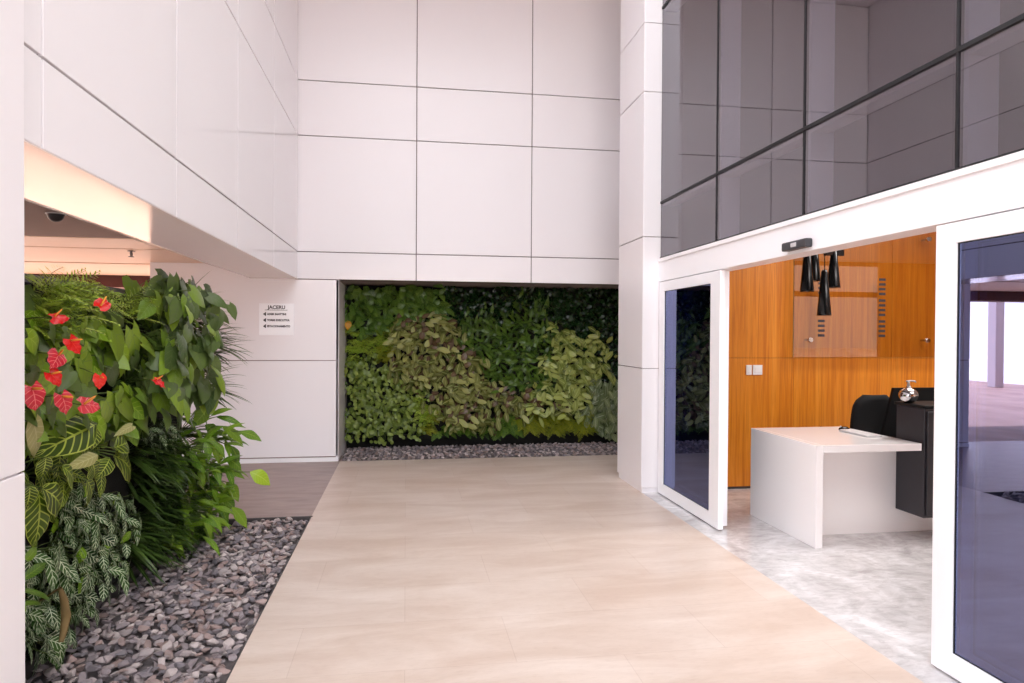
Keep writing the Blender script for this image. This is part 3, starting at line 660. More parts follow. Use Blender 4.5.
# every anthurium: (root spot, leaves [(base, tip, width px, palette)], flowers [(x, y, size, angle, palette)], label)
AM = [L_ANTH, L_ANTHD, L_ANTHB, L_PALE]
ANTH = [
 ((104, 322), [((107, 318), (135, 324), 13, 1), ((97, 318), (103, 352), 19, 0), ((84, 322), (88, 333), 12, 0), ((72, 326), (83, 343), 16, 2), ((108, 332), (124, 350), 16, 0)],
  [(105, 303, .15, .2, L_RED)], 'anthurium with a red flower just below the grey capping of the left green wall'),
 ((58, 330), [((28, 337), (47, 355), 17, 2), ((50, 330), (62, 345), 14, 1), ((56, 349), (65, 356), 12, 0), ((64, 333), (78, 340), 12, 1)],
  [(61, 317, .12, -.5, L_RED)], 'anthurium with an orange red flower under the feathery fern at upper left'),
 ((70, 352), [((68, 350), (60, 366), 12, 0), ((62, 358), (50, 350), 12, 1), ((84, 346), (88, 358), 11, 0)],
  [(75, 346, .14, -1.0, L_RED)], 'anthurium with a glossy red flower beside the big heart leaf'),
 ((52, 362), [((29, 353), (42, 373), 17, 0), ((62, 358), (76, 364), 12, 2), ((30, 372), (44, 385), 14, 1)],
  [(56, 360, .155, -2.4, L_REDP)], 'anthurium with a dull pink veined flower above a bright red one'),
 ((60, 384), [((62, 378), (74, 394), 17, 1), ((44, 374), (38, 392), 14, 0), ((70, 372), (58, 392), 13, 1)],
  [(56, 379, .135, -.9, L_RED)], 'anthurium with a small bright red flower below the pink veined one'),
 ((92, 362), [((80, 358), (97, 394), 24, 0), ((98, 356), (110, 378), 19, 1), ((112, 368), (118, 388), 15, 1), ((88, 388), (80, 408), 15, 1)],
  [(100, 382, .12, -1.6, L_RED)], 'anthurium with a narrow sideways red flower at the tip of the biggest heart leaf'),
 ((36, 412), [((27, 411), (56, 428), 17, 1), ((34, 424), (40, 458), 19, 3), ((30, 402), (42, 420), 14, 0), ((50, 415), (60, 430), 13, 1)],
  [(35, 398, .18, -1.4, L_REDP)], 'anthurium with a pink red flower touching the white pillar edge'),
 ((66, 412), [((52, 394), (62, 424), 20, 1), ((76, 396), (70, 420), 16, 0), ((58, 426), (74, 436), 12, 1)],
  [(65, 404, .16, -1.3, L_REDP)], 'anthurium with a pale veined red flower pointing down, third in the lower row'),
 ((96, 410), [((106, 400), (116, 424), 18, 0), ((98, 424), (114, 444), 16, 2), ((118, 392), (122, 412), 14, 0), ((84, 418), (96, 430), 12, 1)],
  [(92, 405, .17, -.5, L_REDP)], 'anthurium with a pink veined red flower above the large yellow-veined leaf'),
 ((158, 388), [((162, 366), (176, 380), 15, 1), ((138, 394), (158, 406), 12, 0), ((146, 376), (152, 392), 13, 1), ((168, 384), (178, 402), 14, 0)],
  [(160, 383, .13, -1.2, L_RED)], 'anthurium with one small red flower standing alone in the middle of the wall'),
 ((124, 340), [((113, 330), (134, 374), 25, 0), ((132, 330), (139, 372), 16, 0), ((120, 350), (132, 384), 16, 2), ((140, 372), (146, 390), 14, 1)],
  [], 'anthurium with very large dull green heart leaves in the upper middle'),
 ((164, 300), [((163, 281), (148, 294), 13, 1), ((162, 288), (184, 297), 14, 1), ((156, 299), (169, 325), 14, 0), ((168, 303), (177, 321), 19, 1), ((172, 277), (184, 291), 8, 0), ((150, 304), (140, 318), 13, 0)],
  [], 'dark-leaved anthurium rising above the capping near the signed wall'),
 ((194, 302), [((187, 287), (191, 305), 18, 1), ((199, 300), (225, 307), 14, 1), ((192, 306), (197, 325), 14, 2), ((213, 309), (232, 321), 11, 1), ((229, 305), (238, 319), 11, 1), ((205, 290), (217, 299), 13, 1), ((180, 316), (186, 336), 13, 1)],
  [], 'dark-leaved anthurium at the top far corner with one lime young leaf'),
 ((190, 346), [((168, 337), (202, 351), 16, 0), ((207, 328), (210, 351), 14, 1), ((189, 351), (195, 372), 15, 1), ((204, 354), (210, 373), 13, 1), ((168, 345), (182, 366), 14, 0), ((198, 336), (192, 352), 14, 1)],
  [], 'anthurium with a pale flushed heart leaf at the far upper edge'),
 ((158, 352), [((142, 343), (169, 362), 17, 0), ((150, 362), (158, 380), 15, 0), ((134, 356), (140, 374), 13, 1), ((164, 328), (176, 342), 13, 1)],
  [], 'anthurium with a slanting dull leaf below the small fern'),
 ((196, 378), [((183, 372), (187, 390), 13, 0), ((202, 370), (208, 392), 13, 1), ((190, 380), (198, 400), 13, 1), ((210, 360), (214, 382), 12, 1)],
  [], 'anthurium with narrow leaves above the dark strappy tuft at far edge'),
 ((134, 414), [((122, 402), (142, 421), 16, 0), ((138, 419), (160, 434), 17, 0), ((124, 387), (137, 396), 10, 2), ((132, 426), (117, 434), 7, 3), ((148, 404), (156, 422), 14, 1), ((116, 414), (122, 432), 13, 0)],
  [], 'anthurium with grey green leaves right above the yellow-veined plants'),
]
GROUPA = 'anthuriums on the left green wall'
for (rx, ry), leaves, flowers, lab in ANTH:
    rp = at(rx, ry); root = put('anthurium', (GX + .002, min(5.55, rp.y), rp.z), lab, 'plant', GROUPA)
    lm = {}; sm = LeafMesh(); lmesh = LeafMesh()
    for (b, t, w, pal) in leaves:
        feature(lmesh, sm, root.location, b, t, w * 1.3, 'heart', rng.uniform(-.035, .045), rng.uniform(.3, .8), rng.uniform(.12, .3), .015, pal, .17, rng.uniform(.15, .5))
    end = rx > 150 and ry < 400
    for k in range(44 if end else 26):                         # older leaves behind
        a = rng.uniform(0, 2 * PI); rr_ = rng.uniform(.02, .17)
        p = Vector((rng.uniform(.05, .40 if end else .18), rr_ * math.cos(a), rr_ * math.sin(a)))
        if root.location.y + p.y > 5.6: p.y *= -1
        d = Vector((rng.uniform(-.1, .5), rng.uniform(-.8, .8), rng.uniform(-1, -.1)))
        lmesh.leaf(p, d, OUT + Vector((0, rng.uniform(-.9, .1), .45)), rng.uniform(.13, .20), rng.uniform(.10, .15), 'heart', 6, 2, .5, .2, .01, rng.choice((0, 1, 1) if end else (0, 0, 0, 1, 2)), .16)
        sm.stem((0, 0, 0), p, .0035, .015, 0)
    lmesh.obj('leaves', AM, root); sm.obj('stalks', [STALK], root)
    for (x, y, sz, ang, pal) in flowers: spathe(root, x, y, sz * .56, ang, pal, lab, .16 if x > 140 else .10)

# yellow-veined shrubs
ZB = [L_ZEB, L_PALE, L_ANTHB]
ZEBRA = [
 ((98, 425), [((97, 424), (46, 449), 33, 0), ((98, 455), (73, 466), 13, 1), ((96, 428), (88, 452), 18, 0)], 'yellow-veined plant with one huge leaf lying sideways under the red flowers'),
 ((114, 454), [((114, 448), (141, 437), 20, 0), ((114, 455), (146, 480), 27, 0), ((110, 458), (100, 478), 17, 0), ((116, 452), (134, 456), 14, 0)], 'yellow-veined plant with a rosette of striped leaves beside the dark straps'),
 ((42, 486), [((42, 488), (77, 515), 29, 0), ((39, 491), (40, 549), 28, 0), ((46, 457), (43, 480), 18, 0), ((30, 486), (28, 512), 16, 0)], 'yellow-veined plant with two broad hanging leaves next to the white pillar'),
 ((78, 474), [((62, 466), (86, 492), 19, 0), ((87, 480), (98, 508), 19, 0), ((92, 462), (98, 482), 18, 0), ((72, 474), (70, 492), 15, 0)], 'yellow-veined plant of drooping leaves above the white-veined groundcover'),
]
for (rx, ry), leaves, lab in ZEBRA:
    rp = at(rx, ry); root = put('striped_leaf_plant', (GX + .002, rp.y, rp.z), lab, 'plant', 'yellow-veined plants on the left green wall')
    lmesh = LeafMesh(); sm = LeafMesh()
    for (b, t, w, pal) in leaves:
        feature(lmesh, sm, root.location, b, t, w, 'ovate', rng.uniform(-.02, .05), rng.uniform(.3, .7), .15, .03, pal, 0, rng.uniform(.1, .4), 12, 4)
    for k in range(9):
        p = Vector((rng.uniform(.06, .15), rng.uniform(-.14, .14), rng.uniform(-.12, .12)))
        lmesh.leaf(p, (rng.uniform(0, .4), rng.uniform(-.8, .8), rng.uniform(-1, .1)), OUT + Vector((0, -.3, .3)), rng.uniform(.12, .19), rng.uniform(.07, .1), 'ovate', 7, 2, .5, .15, .02, 0, 0)
        sm.stem((0, 0, 0), p, .004, 0, 0)
    lmesh.obj('leaves', ZB, root); sm.obj('stalks', [STALK], root)

# generic wall plants, built in a local frame: out = -Y, up = +Z
def rand_leafplant(n, spread, Lr, Wr, prof, mats, out=(.04, .14), bend=.5, droop=(-1, .2), nu=5, nv=2, lobe=0.0, wave=0.0, seed=0, mi=(0,), stem=True, up=.35, side=.8, fold=.2):
    r = random.Random(seed); m = LeafMesh()
    for k in range(n):
        a = r.uniform(0, 2 * PI); q = spread * math.sqrt(r.random())
        p = Vector((q * math.cos(a), -r.uniform(*out), q * math.sin(a)))
        d = Vector((r.uniform(-side, side), -r.uniform(0, .5), r.uniform(*droop)))
        m.leaf(p, d, Vector((r.uniform(-.7, .7), -1, up + r.uniform(-.4, .5))), r.uniform(*Lr), r.uniform(*Wr), prof, nu, nv, bend, fold, wave, r.choice(mi), lobe, r.random(), r)
        if stem: m.stem((0, 0, 0), p, .0025, .005, len(mats), 4, 2)
    return m.mesh('foliage', list(mats) + [STALK])
def fernplant(nf, Lr, leaflet, mats, seed, droop=.5, pairs=12, thin=.008, outb=.5, fan=1.0, up=.5, w0=1.0):
    """a tuft of feathery fronds"""
    r = random.Random(seed); m = LeafMesh()
    for k in range(nf):
        d = Vector((r.uniform(-fan, fan), -r.uniform(.3, 1) * outb - .15, r.uniform(-.5, 1) * up + .1)).normalized(); L = r.uniform(*Lr)
        p = Vector((r.uniform(-.05, .05), 0, r.uniform(-.05, .05))); q = p; rr = r.random(); prev = p
        for i in range(1, pairs + 1):
            t = i / pairs; dd = (d + Vector((0, -.1, -droop * t * 1.6))).normalized(); q = prev + dd * (L / pairs)
            m.stem(prev, q, .0016, 0, 1, 3, 1)
            s = dd.cross(Vector((0, -.7, .7))).normalized(); ll = leaflet * (math.sin(PI * min(1, t * .9 + .12)) * .8 + .2)
            for sg_ in (-1, 1):
                m.leaf(q, s * sg_ + dd * .7 + Vector((0, r.uniform(-.3, .2), r.uniform(-.2, .2))), Vector((0, -.8, .6)), ll, thin, 'strap', 2, 1, .3, .1, 0, 0, 0, rr, r)
            prev = q
    return m.mesh('foliage', list(mats) + [STALK])
def straptuft(n, Lr, Wr, mats, seed, droop=.9, outb=1.0, fan=.8, up=.7):
    r = random.Random(seed); m = LeafMesh()
    for k in range(n):
        d = Vector((r.uniform(-fan, fan), -r.uniform(.3, 1) * outb, r.uniform(-.3, 1) * up))
        nn = Vector((0, .5, 1)) if d.normalized().y < -.3 else Vector((0, -.6, 1))
        m.leaf((r.uniform(-.03, .03), -.01, r.uniform(-.03, .03)), d, nn, r.uniform(*Lr), r.uniform(*Wr), 'strap', 8, 1, r.uniform(.4, 1) * droop, .25, 0, 0, 0, None, r)
    return m.mesh('foliage', list(mats) + [STALK])
def place(name, me, loc, rz, label, cat, group, sc=1.0, roll=0.0, kind=None):
    o = bpy.data.objects.new(name, me); COL.objects.link(o); o.location = loc; o.rotation_euler = (0, roll, rz) if abs(rz) < 1e-6 else (-roll, 0, rz)
    o.scale = (sc, sc, sc); tag(o, label, cat, group, kind); return o
RZL = PI / 2                                             # turns out = -Y into out = +X

# feathery fern along the top and the little fern
FER = [fernplant(13, (.14, .24), .055, [L_FERN], 100 + i, .3, 11, .010, .8, 1.1, .8) for i in range(4)]
spots = [(34, 290), (48, 298), (66, 286), (84, 292), (92, 305), (40, 318), (30, 302), (76, 302), (58, 296), (54, 308), (128, 302), (140, 296), (148, 310), (118, 312), (27, 322)]
for i, (x, y) in enumerate(spots):
    p = at(x, y, -.12); lab = 'feathery asparagus fern spilling at the top left of the green wall beside the pillar' if x < 105 else 'feathery asparagus fern between the grey capping and the dark anthurium'
    place('asparagus_fern', FER[i % 4], (GX + .13, p.y, p.z), RZL, lab, 'fern', 'asparagus ferns by the pillar' if x < 105 else 'asparagus ferns right of the capping', rng.uniform(.75, 1.05))
p = at(155, 330, -.02); place('fern', fernplant(7, (.2, .28), .05, [L_FEATH], 140, .5, 14, .009, .6, 1.0, .4), (GX + .12, p.y, p.z), RZL, 'single small fern with comb-like fronds below the dark anthurium', 'fern', None, .9)

# white-veined groundcover
FIT = [rand_leafplant(13, .12, (.085, .13), (.050, .072), 'ovate', [L_FIT, L_ANTHB], (.05, .15), .5, (-1, -.1), 6, 2, 0, 0, 200 + i, (0,) * 45 + (1,)) for i in range(5)]
fs = []
for y in range(500, 650, 17):
    for x in range(28, 128, 19):
        if x < 26 + (y - 470) * -.2: continue
        if (x - 28) > (668 - y) * .85 + 3: continue
        if y < 545 and x < 60: continue
        if y > 560 and x > 118: continue
        fs.append((x + rng.uniform(-5, 5), y + rng.uniform(-5, 5)))
for i, (x, y) in enumerate(fs):
    p = at(x, y, -.12)
    place('fittonia', FIT[i % 5], (GX + .02, p.y, max(.10, p.z)), RZL, 'low white-veined plant in the bottom corner of the green wall beside the gravel', 'plant', 'white-veined plants above the gravel', rng.uniform(.85, 1.1), rng.uniform(-.5, .5))
for i, (x, y) in enumerate(((168, 420), (160, 440), (176, 448), (178, 412), (168, 462), (150, 434))):
    p = at(x, y, -.1)
    place('fittonia', FIT[(i + 2) % 5], (GX + .05, min(5.5, p.y), p.z), RZL, 'white-veined plant tucked between the anthurium leaves and the strap-leaved tuft', 'plant', 'white-veined plants in the middle', .9, rng.uniform(-.5, .5))
# dark strap tufts
STR = [straptuft(44, (.30, .52), (.018, .030), [L_STRAP], 300 + i) for i in range(3)]
for i, (x, y) in enumerate(((150, 500), (160, 525), (140, 520), (172, 500), (182, 520), (168, 470), (150, 545), (186, 480), (138, 545), (164, 548), (134, 500), (128, 530), (144, 478), (154, 458), (176, 545), (130, 560), (128, 462), (140, 450), (132, 480), (150, 470), (146, 520), (172, 530), (122, 545))):
    p = at(x, y, -.2)
    place('lily_turf', STR[i % 3], (GX + .01, min(5.5, p.y), p.z + .03), RZL, 'dark strap-leaved tuft low on the green wall above the gravel', 'plant', 'strap-leaved tufts near the gravel', rng.uniform(.7, .95))
for i, (x, y) in enumerate(((204, 318), (206, 345), (202, 370), (200, 392), (207, 330), (205, 358), (201, 382))):
    p = on(x, y, 'y', 5.62)
    place('lily_turf', STR[i % 3], (-1.80 + .14 * (i % 2), 5.64, p.z), RZL + .75, 'dark strap-leaved tuft on the far end of the green wall, dark against the white wall', 'plant', 'strap-leaved tufts at the far end', rng.uniform(.85, 1.0))
# bright lance-leaved plants
SPA = [
 ((214, 432), [((216, 417), (245, 421), 7, 0), ((222, 426), (246, 441), 13, 0), ((240, 432), (263, 437), 12, 0), ((214, 441), (225, 464), 13, 1), ((231, 446), (242, 464), 12, 0), ((205, 425), (222, 436), 13, 0), ((186, 456), (221, 434), 7, 0), ((196, 430), (210, 452), 13, 0), ((208, 408), (196, 424), 13, 0)], 'bright lance-leaved plant reaching out towards the white signed wall'),
 ((226, 478), [((250, 472), (273, 482), 15, 1), ((226, 482), (243, 499), 15, 0), ((220, 466), (246, 475), 12, 0), ((226, 458), (244, 468), 11, 0), ((210, 462), (226, 478), 13, 0), ((176, 463), (206, 458), 6, 0), ((204, 470), (216, 488), 13, 0)], 'bright lance-leaved plant holding out one lime leaf over the passage paving'),
 ((212, 508), [((232, 507), (250, 526), 13, 0), ((201, 498), (222, 535), 8, 1), ((197, 483), (214, 495), 13, 0), ((212, 484), (216, 506), 12, 0), ((216, 496), (236, 505), 11, 0), ((222, 505), (228, 524), 12, 0)], 'bright lance-leaved plant hanging over the far end of the gravel'),
 ((190, 520), [((198, 525), (199, 556), 17, 0), ((184, 512), (188, 530), 15, 0), ((172, 534), (174, 553), 7, 0), ((206, 512), (212, 532), 12, 0), ((180, 500), (190, 516), 12, 0), ((186, 532), (182, 548), 10, 0)], 'bright lance-leaved plant with a broad leaf touching the gravel'),
 ((190, 460), [((184, 440), (198, 462), 12, 0), ((200, 446), (208, 470), 13, 0), ((190, 470), (200, 492), 13, 0), ((176, 480), (190, 498), 12, 0), ((206, 476), (222, 490), 12, 0)], 'bright lance-leaved plant half hidden in the dark lower middle'),
]
for (rx, ry), leaves, lab in SPA:
    rp = at(rx, ry); ry_ = min(5.55, rp.y)
    root = put('peace_lily', (GX + .03, ry_, max(.12, rp.z)), lab, 'plant', 'bright lance-leaved plants on the left green wall')
    lmesh = LeafMesh(); sm = LeafMesh()
    for (b, t, w, pal) in leaves:
        feature(lmesh, sm, root.location, b, t, w * 1.1, 'lance', rng.uniform(-.04, .06), rng.uniform(.5, .9), .22, .012, pal, 0, .45, 10, 2)
    for k in range(36):
        p = Vector((rng.uniform(.03, .36), rng.uniform(-.24, .10), rng.uniform(-.12, .16)))
        d = Vector((rng.uniform(.2, .8), rng.uniform(-.6, .4), rng.uniform(-.8, .5)))
        lmesh.leaf(p, d, Vector((.3, -.3, 1)), rng.uniform(.13, .22), rng.uniform(.05, .075), 'lance', 7, 2, .8, .2, .01, 0, 0)
        sm.stem((0, 0, -.03), p, .0035, .02, 0)
    lmesh.obj('leaves', [L_SPATH, L_SPATHY], root); sm.obj('stalks', [STALK], root)
# ribbon-leaved plant by the pillar and a dry stem
rp = at(30, 585, -.1); root = put('ribbon_leaf_plant', (GX + .01, rp.y, rp.z), 'plant with broad smooth ribbon leaves in front of the white pillar, low down', 'plant')
lmesh = LeafMesh(); sm = LeafMesh()
for (b, t, w) in (((24, 578), (51, 559), 10), ((22, 590), (62, 598), 7), ((22, 604), (48, 600), 6), ((26, 560), (40, 545), 9)):
    feature(lmesh, sm, root.location, b, t, w, 'strap', .03, .3, .15, 0, 0, 0, .5, 10, 2)
lmesh.obj('leaves', [L_SPATH], root); sm.obj('stalks', [STALK], root)
rp = at(62, 640, -.05); dry = put('dry_stem', rp, 'withered brown stem hanging among the white-veined plants', 'stem')
lmesh = LeafMesh(); pts = [at(x, y, .04) - rp for x, y in ((60, 588), (64, 600), (66, 616), (64, 630), (61, 642))]
for a, b, r_a, r_b in zip(pts, pts[1:], (.008, .016, .02, .016), (.016, .02, .016, .010)): lmesh.stem(a, b, r_a, 0, 0, 8, 3, r_b)
lmesh.stem(Vector((GX, rp.y + .05, rp.z + .12)) - rp, pts[0], .006, 0, 0)
lmesh.obj('stalk', [TRUNK], dry)

# ------------------------------------------------------------------ back green wall
YB = 9.40
def bp(x, y):                                             # spot on the back planting from its place across the bed
    return on(330 + x / 3.413, 270 + y / 3.413, 'y', YB - .15)
SPEC = {
 'broad': dict(me=[rand_leafplant(10, .13, (.12, .20), (.07, .11), 'heart', [L_BROAD], (.05, .20), .6, (-1, .3), 6, 2, .12, .01, 400 + i) for i in range(4)], name='philodendron', sp=(.20), lab='broad heart-leaved green plant in the top left of the back green wall', grp='broad-leaved plants at top left of the back wall'),
 'fern': dict(me=[fernplant(16, (.14, .24), .05, [L_YFERN if i == 0 else L_FERN], 420 + i, .5, 11, .006, .8, 1.1, .6) for i in range(4)], name='asparagus_fern', sp=.19, lab='fine yellowish fern between the broad leaves and small round leaves of back wall', grp='fine ferns at left of the back wall'),
 'round': dict(me=[rand_leafplant(27, .125, (.045, .075), (.045, .068), 'round', [L_ROUND], (.05, .17), .4, (-.8, .6), 4, 2, 0, 0, 440 + i) for i in range(4)], name='peperomia', sp=.18, lab='pale small round-leaved plant in the lower left of the back green wall', grp='round-leaved plants at lower left of the back wall'),
 'olive': dict(me=[rand_leafplant(13, .13, (.10, .165), (.055, .085), 'oval', [L_OLIVE, L_OLIVEB], (.06, .20), .4, (-1, .3), 5, 2, 0, 0, 460 + i, (0, 0, 0, 1)) for i in range(5)], name='pilea', sp=.18, lab='silvery olive oval-leaved plant in the diagonal band across the back green wall', grp='olive-leaved plants in the diagonal band'),
 'light': dict(me=[rand_leafplant(12, .13, (.12, .18), (.06, .085), 'oval', [L_LIGHT], (.08, .22), .4, (-1, .4), 5, 2, 0, 0, 480 + i) for i in range(4)], name='pilea', sp=.18, lab='light olive long-leaved plant in the right part of the back green wall', grp='light olive plants at right of the back wall'),
 'dark': dict(me=[rand_leafplant(26, .125, (.05, .085), (.035, .055), 'ovate', [L_DARK], (.04, .15), .4, (-.8, .7), 4, 1, 0, 0, 500 + i) for i in range(4)], name='ficus', sp=.175, lab='dark glossy small-leaved plant along the top right of the back green wall', grp='dark small-leaved plants at top right'),
 'mid': dict(me=[rand_leafplant(12, .13, (.13, .21), (.045, .07), 'lance', [L_MID], (.05, .18), .6, (-.4, 1), 6, 2, 0, .03, 520 + i) for i in range(4)], name='bird_nest_fern', sp=.19, lab='mid green upright-leaved plant in the centre of the back green wall', grp='upright green plants in the centre'),
 'silver': dict(me=[rand_leafplant(15, .13, (.13, .19), (.07, .095), 'oval', [L_SILV], (.08, .2), .4, (-1, -.2), 5, 2, 0, 0, 540 + i) for i in range(3)], name='pilea', sp=.2, lab='hanging plant with large silvery leaves at the right end of back green wall', grp='silvery hanging plants at the right end'),
 'feath': dict(me=[fernplant(12, (.15, .25), .06, [L_FEATH], 560 + i, .8, 11, .010, .7, 1.1, .5) for i in range(3)], name='fern', sp=.17, lab='feathery green fern along the middle of the lower edge of the back wall', grp='feathery ferns at the lower edge'),
 'yfern': dict(me=[fernplant(20, (.14, .24), .05, [L_YFERN], 580 + i, .7, 11, .007, .8, 1.1, .5) for i in range(3)], name='asparagus_fern', sp=.16, lab='yellow-green fine fern along the lower right edge of the back green wall', grp='yellow-green ferns at lower right'),
}
SEEDS = {
 'broad': [(60, 70), (130, 70), (200, 80), (280, 80), (340, 70), (100, 130), (160, 150), (250, 140), (330, 110), (140, 185)],
 'fern': [(90, 240), (150, 265), (80, 300), (190, 225), (330, 480), (320, 515), (60, 210)],
 'round': [(70, 360), (130, 350), (200, 380), (100, 420), (180, 440), (60, 470), (250, 470), (130, 510), (220, 530), (300, 560), (70, 560), (170, 570), (270, 430)],
 'olive': [(240, 210), (300, 190), (290, 260), (370, 230), (230, 290), (340, 300), (280, 350), (410, 300), (470, 320), (390, 370), (450, 380), (380, 430), (460, 430), (540, 390), (520, 440), (430, 490), (520, 500), (590, 440), (640, 430), (680, 460), (560, 490), (740, 470), (400, 200)],
 'light': [(800, 250), (770, 310), (850, 290), (900, 270), (830, 350), (880, 340), (800, 400), (860, 400), (760, 430), (830, 450), (910, 310), (720, 440)],
 'dark': [(430, 90), (480, 130), (520, 80), (600, 80), (560, 130), (620, 130), (440, 150), (760, 100), (850, 90), (940, 90), (790, 160), (880, 160), (950, 160), (740, 190), (960, 230), (690, 70), (880, 210), (840, 200), (960, 290), (940, 370)],
 'mid': [(460, 210), (520, 190), (560, 240), (500, 260), (620, 200), (680, 150), (680, 220), (650, 280), (700, 290), (600, 310), (560, 320), (620, 370), (680, 370), (720, 340), (700, 400), (740, 260), (640, 400), (500, 170)],
 'silver': [(920, 450), (970, 430), (930, 510), (970, 520), (960, 580), (910, 400)],
 'feath': [(390, 550), (440, 545), (500, 550), (560, 545), (600, 530)],
 'yfern': [(660, 540), (710, 525), (760, 545), (810, 530), (860, 540)],
}
flat = [(s, x, y) for s, l in SEEDS.items() for x, y in l]
cnt = 0; r2 = random.Random(11)
zz = .24; row = 0
while zz < 2.18:
    xx = -.74 + (.09 if row % 2 else 0)
    while xx < 3.14:
        x = xx + r2.uniform(-.05, .05); z = zz + r2.uniform(-.04, .04)
        best = None
        for s, sx, sy in flat:
            q = bp(sx, sy); dd = ((q.x - x) ** 2 + (q.z - z) ** 2) * r2.uniform(.6, 1.5)
            if best is None or dd < best[0]: best = (dd, s)
        s = SPEC[best[1]]; cnt += 1
        place(s['name'], r2.choice(s['me']), (max(-.68, min(3.02, x)), YB - .02 - r2.uniform(0, .05), min(2.10, z)), 0.0, s['lab'], 'fern' if 'fern' in s['name'] else 'plant', s['grp'], r2.uniform(.85, 1.15), r2.uniform(-.5, .5) if 'fern' not in s['name'] else 0)
        xx += .175
    zz += .135; row += 1
p = bp(62, 185); m_ = LeafMesh(); m_.leaf((0, -.2, .05), (.1, -.1, -1), (0, -1, .3), .15, .095, 'ovate', 8, 3, .4, .2, .03)
m_.leaf((-.03, -.17, .09), (-.5, -.1, -.8), (0, -1, .3), .09, .05, 'ovate', 6, 2, .4, .2)
m_.stem((0, 0, .02), (0, -.2, .05), .004, .02, 1); yl = m_.obj('yellowing_plant', [L_ORANGE, STALK], None, (p.x, YB, p.z))
tag(yl, 'small plant with one orange yellow leaf at the left edge of the back green wall', 'plant')
bw_ = put('planter_wall', (1, 9.45, .1), 'dark planting panel holding the back green wall in its recess', 'planter')
bm = bmesh.new(); box_bm(bm, (-.775, YB, .12), (3.11, 9.495, 2.18)); part('backing', bm, SOIL, bw_)
bm = bmesh.new(); box_bm(bm, (-.775, YB - .06, .10), (3.11, 9.40, .16), 0, .004, 1); part('gutter', bm, SOIL, bw_)

# ------------------------------------------------------------------ gravel
STONES = []
SM = []
for i, c in enumerate(((146, 134, 136), (170, 156, 155), (120, 112, 116), (190, 176, 173), (158, 136, 131))):
    SM.append(plain('slate_chip_%d' % i, srgb(*c), .62, var=.22, scale=18, bump=.35))
def hull_bm(r, s):
    bm = bmesh.new(); k = r.randint(9, 13)
    for _ in range(k):
        v = Vector((r.gauss(0, 1), r.gauss(0, 1), r.gauss(0, 1))).normalized()
        bm.verts.new((v.x * s * r.uniform(.75, 1.05), v.y * s * .72 * r.uniform(.75, 1.05), v.z * s * .40))
    res = bmesh.ops.convex_hull(bm, input=bm.verts)
    bmesh.ops.delete(bm, geom=list({g for g in res['geom_interior'] + res['geom_unused'] if isinstance(g, bmesh.types.BMVert)}), context='VERTS')
    bmesh.ops.bevel(bm, geom=list(bm.edges), offset=s * .07, segments=1, affect='EDGES')
    return bm
r3 = random.Random(5)
for i in range(18):
    bm = hull_bm(r3, 1.0); me = bpy.data.meshes.new('slate_chip'); bm.to_mesh(me); bm.free(); me.materials.append(SM[i % 5]); STONES.append(me)
pos = []
y = 2.5
while y < 5.82:
    x = -1.70
    while x < -.765:
        for lay in (0, 1):
            if lay and r3.random() < .45: continue
            s = r3.uniform(.028, .050)
            px_, py_ = x + r3.uniform(-.025, .025), y + r3.uniform(-.025, .025)
            if px_ + s * .35 > -.79 or py_ + s * .5 > 5.85 or px_ - s < -1.72: continue
            pos.append((px_, py_, -.022 + lay * .024 + r3.uniform(0, .008), s))
        x += .052
    y += .052
pos.sort(key=lambda p: p[1])
front = [p for p in pos if p[1] > 3.0 and p[0] > -1.5 - max(0, 3.4 - p[1]) * 0]
chosen = set(id(p) for p in front[:300])
ymax = max(p[1] for p in front[:300])
def stone_matrix(p):
    return (Matrix.Translation(p[:3]) @ Matrix.Rotation(r3.uniform(0, 2 * PI), 4, 'Z') @ Matrix.Rotation(r3.uniform(-.45, .45), 4, 'X') @ Matrix.Rotation(r3.uniform(-.45, .45), 4, 'Y') @ Matrix.Scale(p[3], 4))
rest = {}
for p in pos:
    me = r3.choice(STONES); mw = stone_matrix(p)
    if id(p) in chosen:
        o = bpy.data.objects.new('slate_chip', me); COL.objects.link(o); o.matrix_world = mw
        tag(o, 'loose grey slate chip in the near front part of the gravel bed', 'stone', 'nearest slate chips in the gravel bed')
    else: rest.setdefault(me.name, []).append((me, mw))
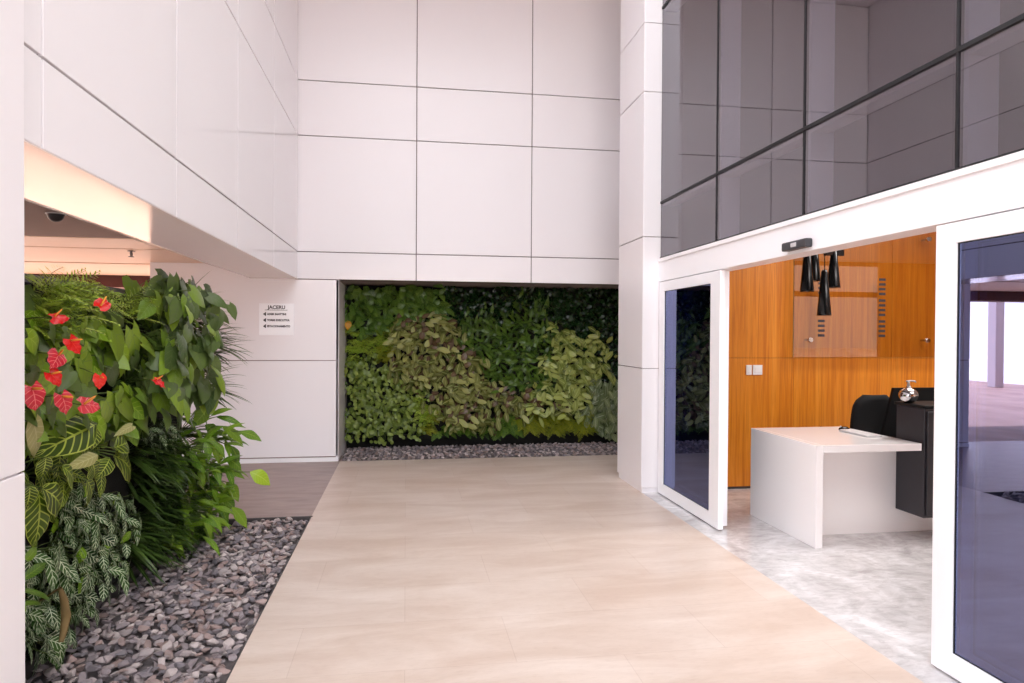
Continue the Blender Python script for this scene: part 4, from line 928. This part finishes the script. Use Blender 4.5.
def stones_object(name, items, label, cat):
    v, f, mi = [], [], []
    for me, mw in items:
        k = len(v); v.extend([tuple(mw @ q.co) for q in me.vertices]); f.extend([tuple(k + i for i in pl.vertices) for pl in me.polygons])
        ix = [m_.name for m_ in SM].index(me.materials[0].name); mi.extend([ix] * len(me.polygons))
    me = bpy.data.meshes.new(name); me.from_pydata(v, [], f)
    for m_ in SM: me.materials.append(m_)
    me.polygons.foreach_set('material_index', mi); me.update()
    o = bpy.data.objects.new(name, me); COL.objects.link(o); tag(o, label, cat, None, 'stuff'); return o
stones_object('gravel', [it for l in rest.values() for it in l], 'grey slate gravel of the bed along the left green wall', 'gravel')
its = []
y = 8.42
while y < 9.38:
    x = -.74
    while x < 3.08:
        its.append((r3.choice(STONES), stone_matrix((x + r3.uniform(-.02, .02), y + r3.uniform(-.02, .02), -.008 + r3.uniform(0, .015), r3.uniform(.028, .045)))))
        x += .06
    y += .06
stones_object('gravel', its, 'strip of slate gravel at the foot of the back green wall', 'gravel')

# ------------------------------------------------------------------ light
def sun(direction, strength, col, ang):
    l = bpy.data.lights.new('sun', 'SUN'); l.energy = strength; l.color = col; l.angle = math.radians(ang)
    o = bpy.data.objects.new('sun', l); COL.objects.link(o); o.rotation_euler = Vector(direction).to_track_quat('-Z', 'Y').to_euler(); o.location = (-20, 30, 30); return o
sun((-1.0, -.45, -1.0), 9.5, (1.0, .93, .84), .6)
def area(loc, size, power, col, rot=(0, 0, 0)):
    l = bpy.data.lights.new('lobby_fill', 'AREA'); l.shape = 'RECTANGLE'; l.size, l.size_y = size; l.energy = power; l.color = col
    o = bpy.data.objects.new('lobby_fill_light', l); COL.objects.link(o); o.location = loc; o.rotation_euler = rot; return o
area((4.9, 4.7, 3.22), (1.8, .9), 38, (1, .97, .94))  # unseen fill lamps, added to brighten the oak wall and lobby
area((4.6, 2.6, 3.22), (1.8, .9), 20, (1, .97, .95))
print('back plants', cnt, 'stones', len(pos), 'ymax', ymax, 'fit', len(fs))
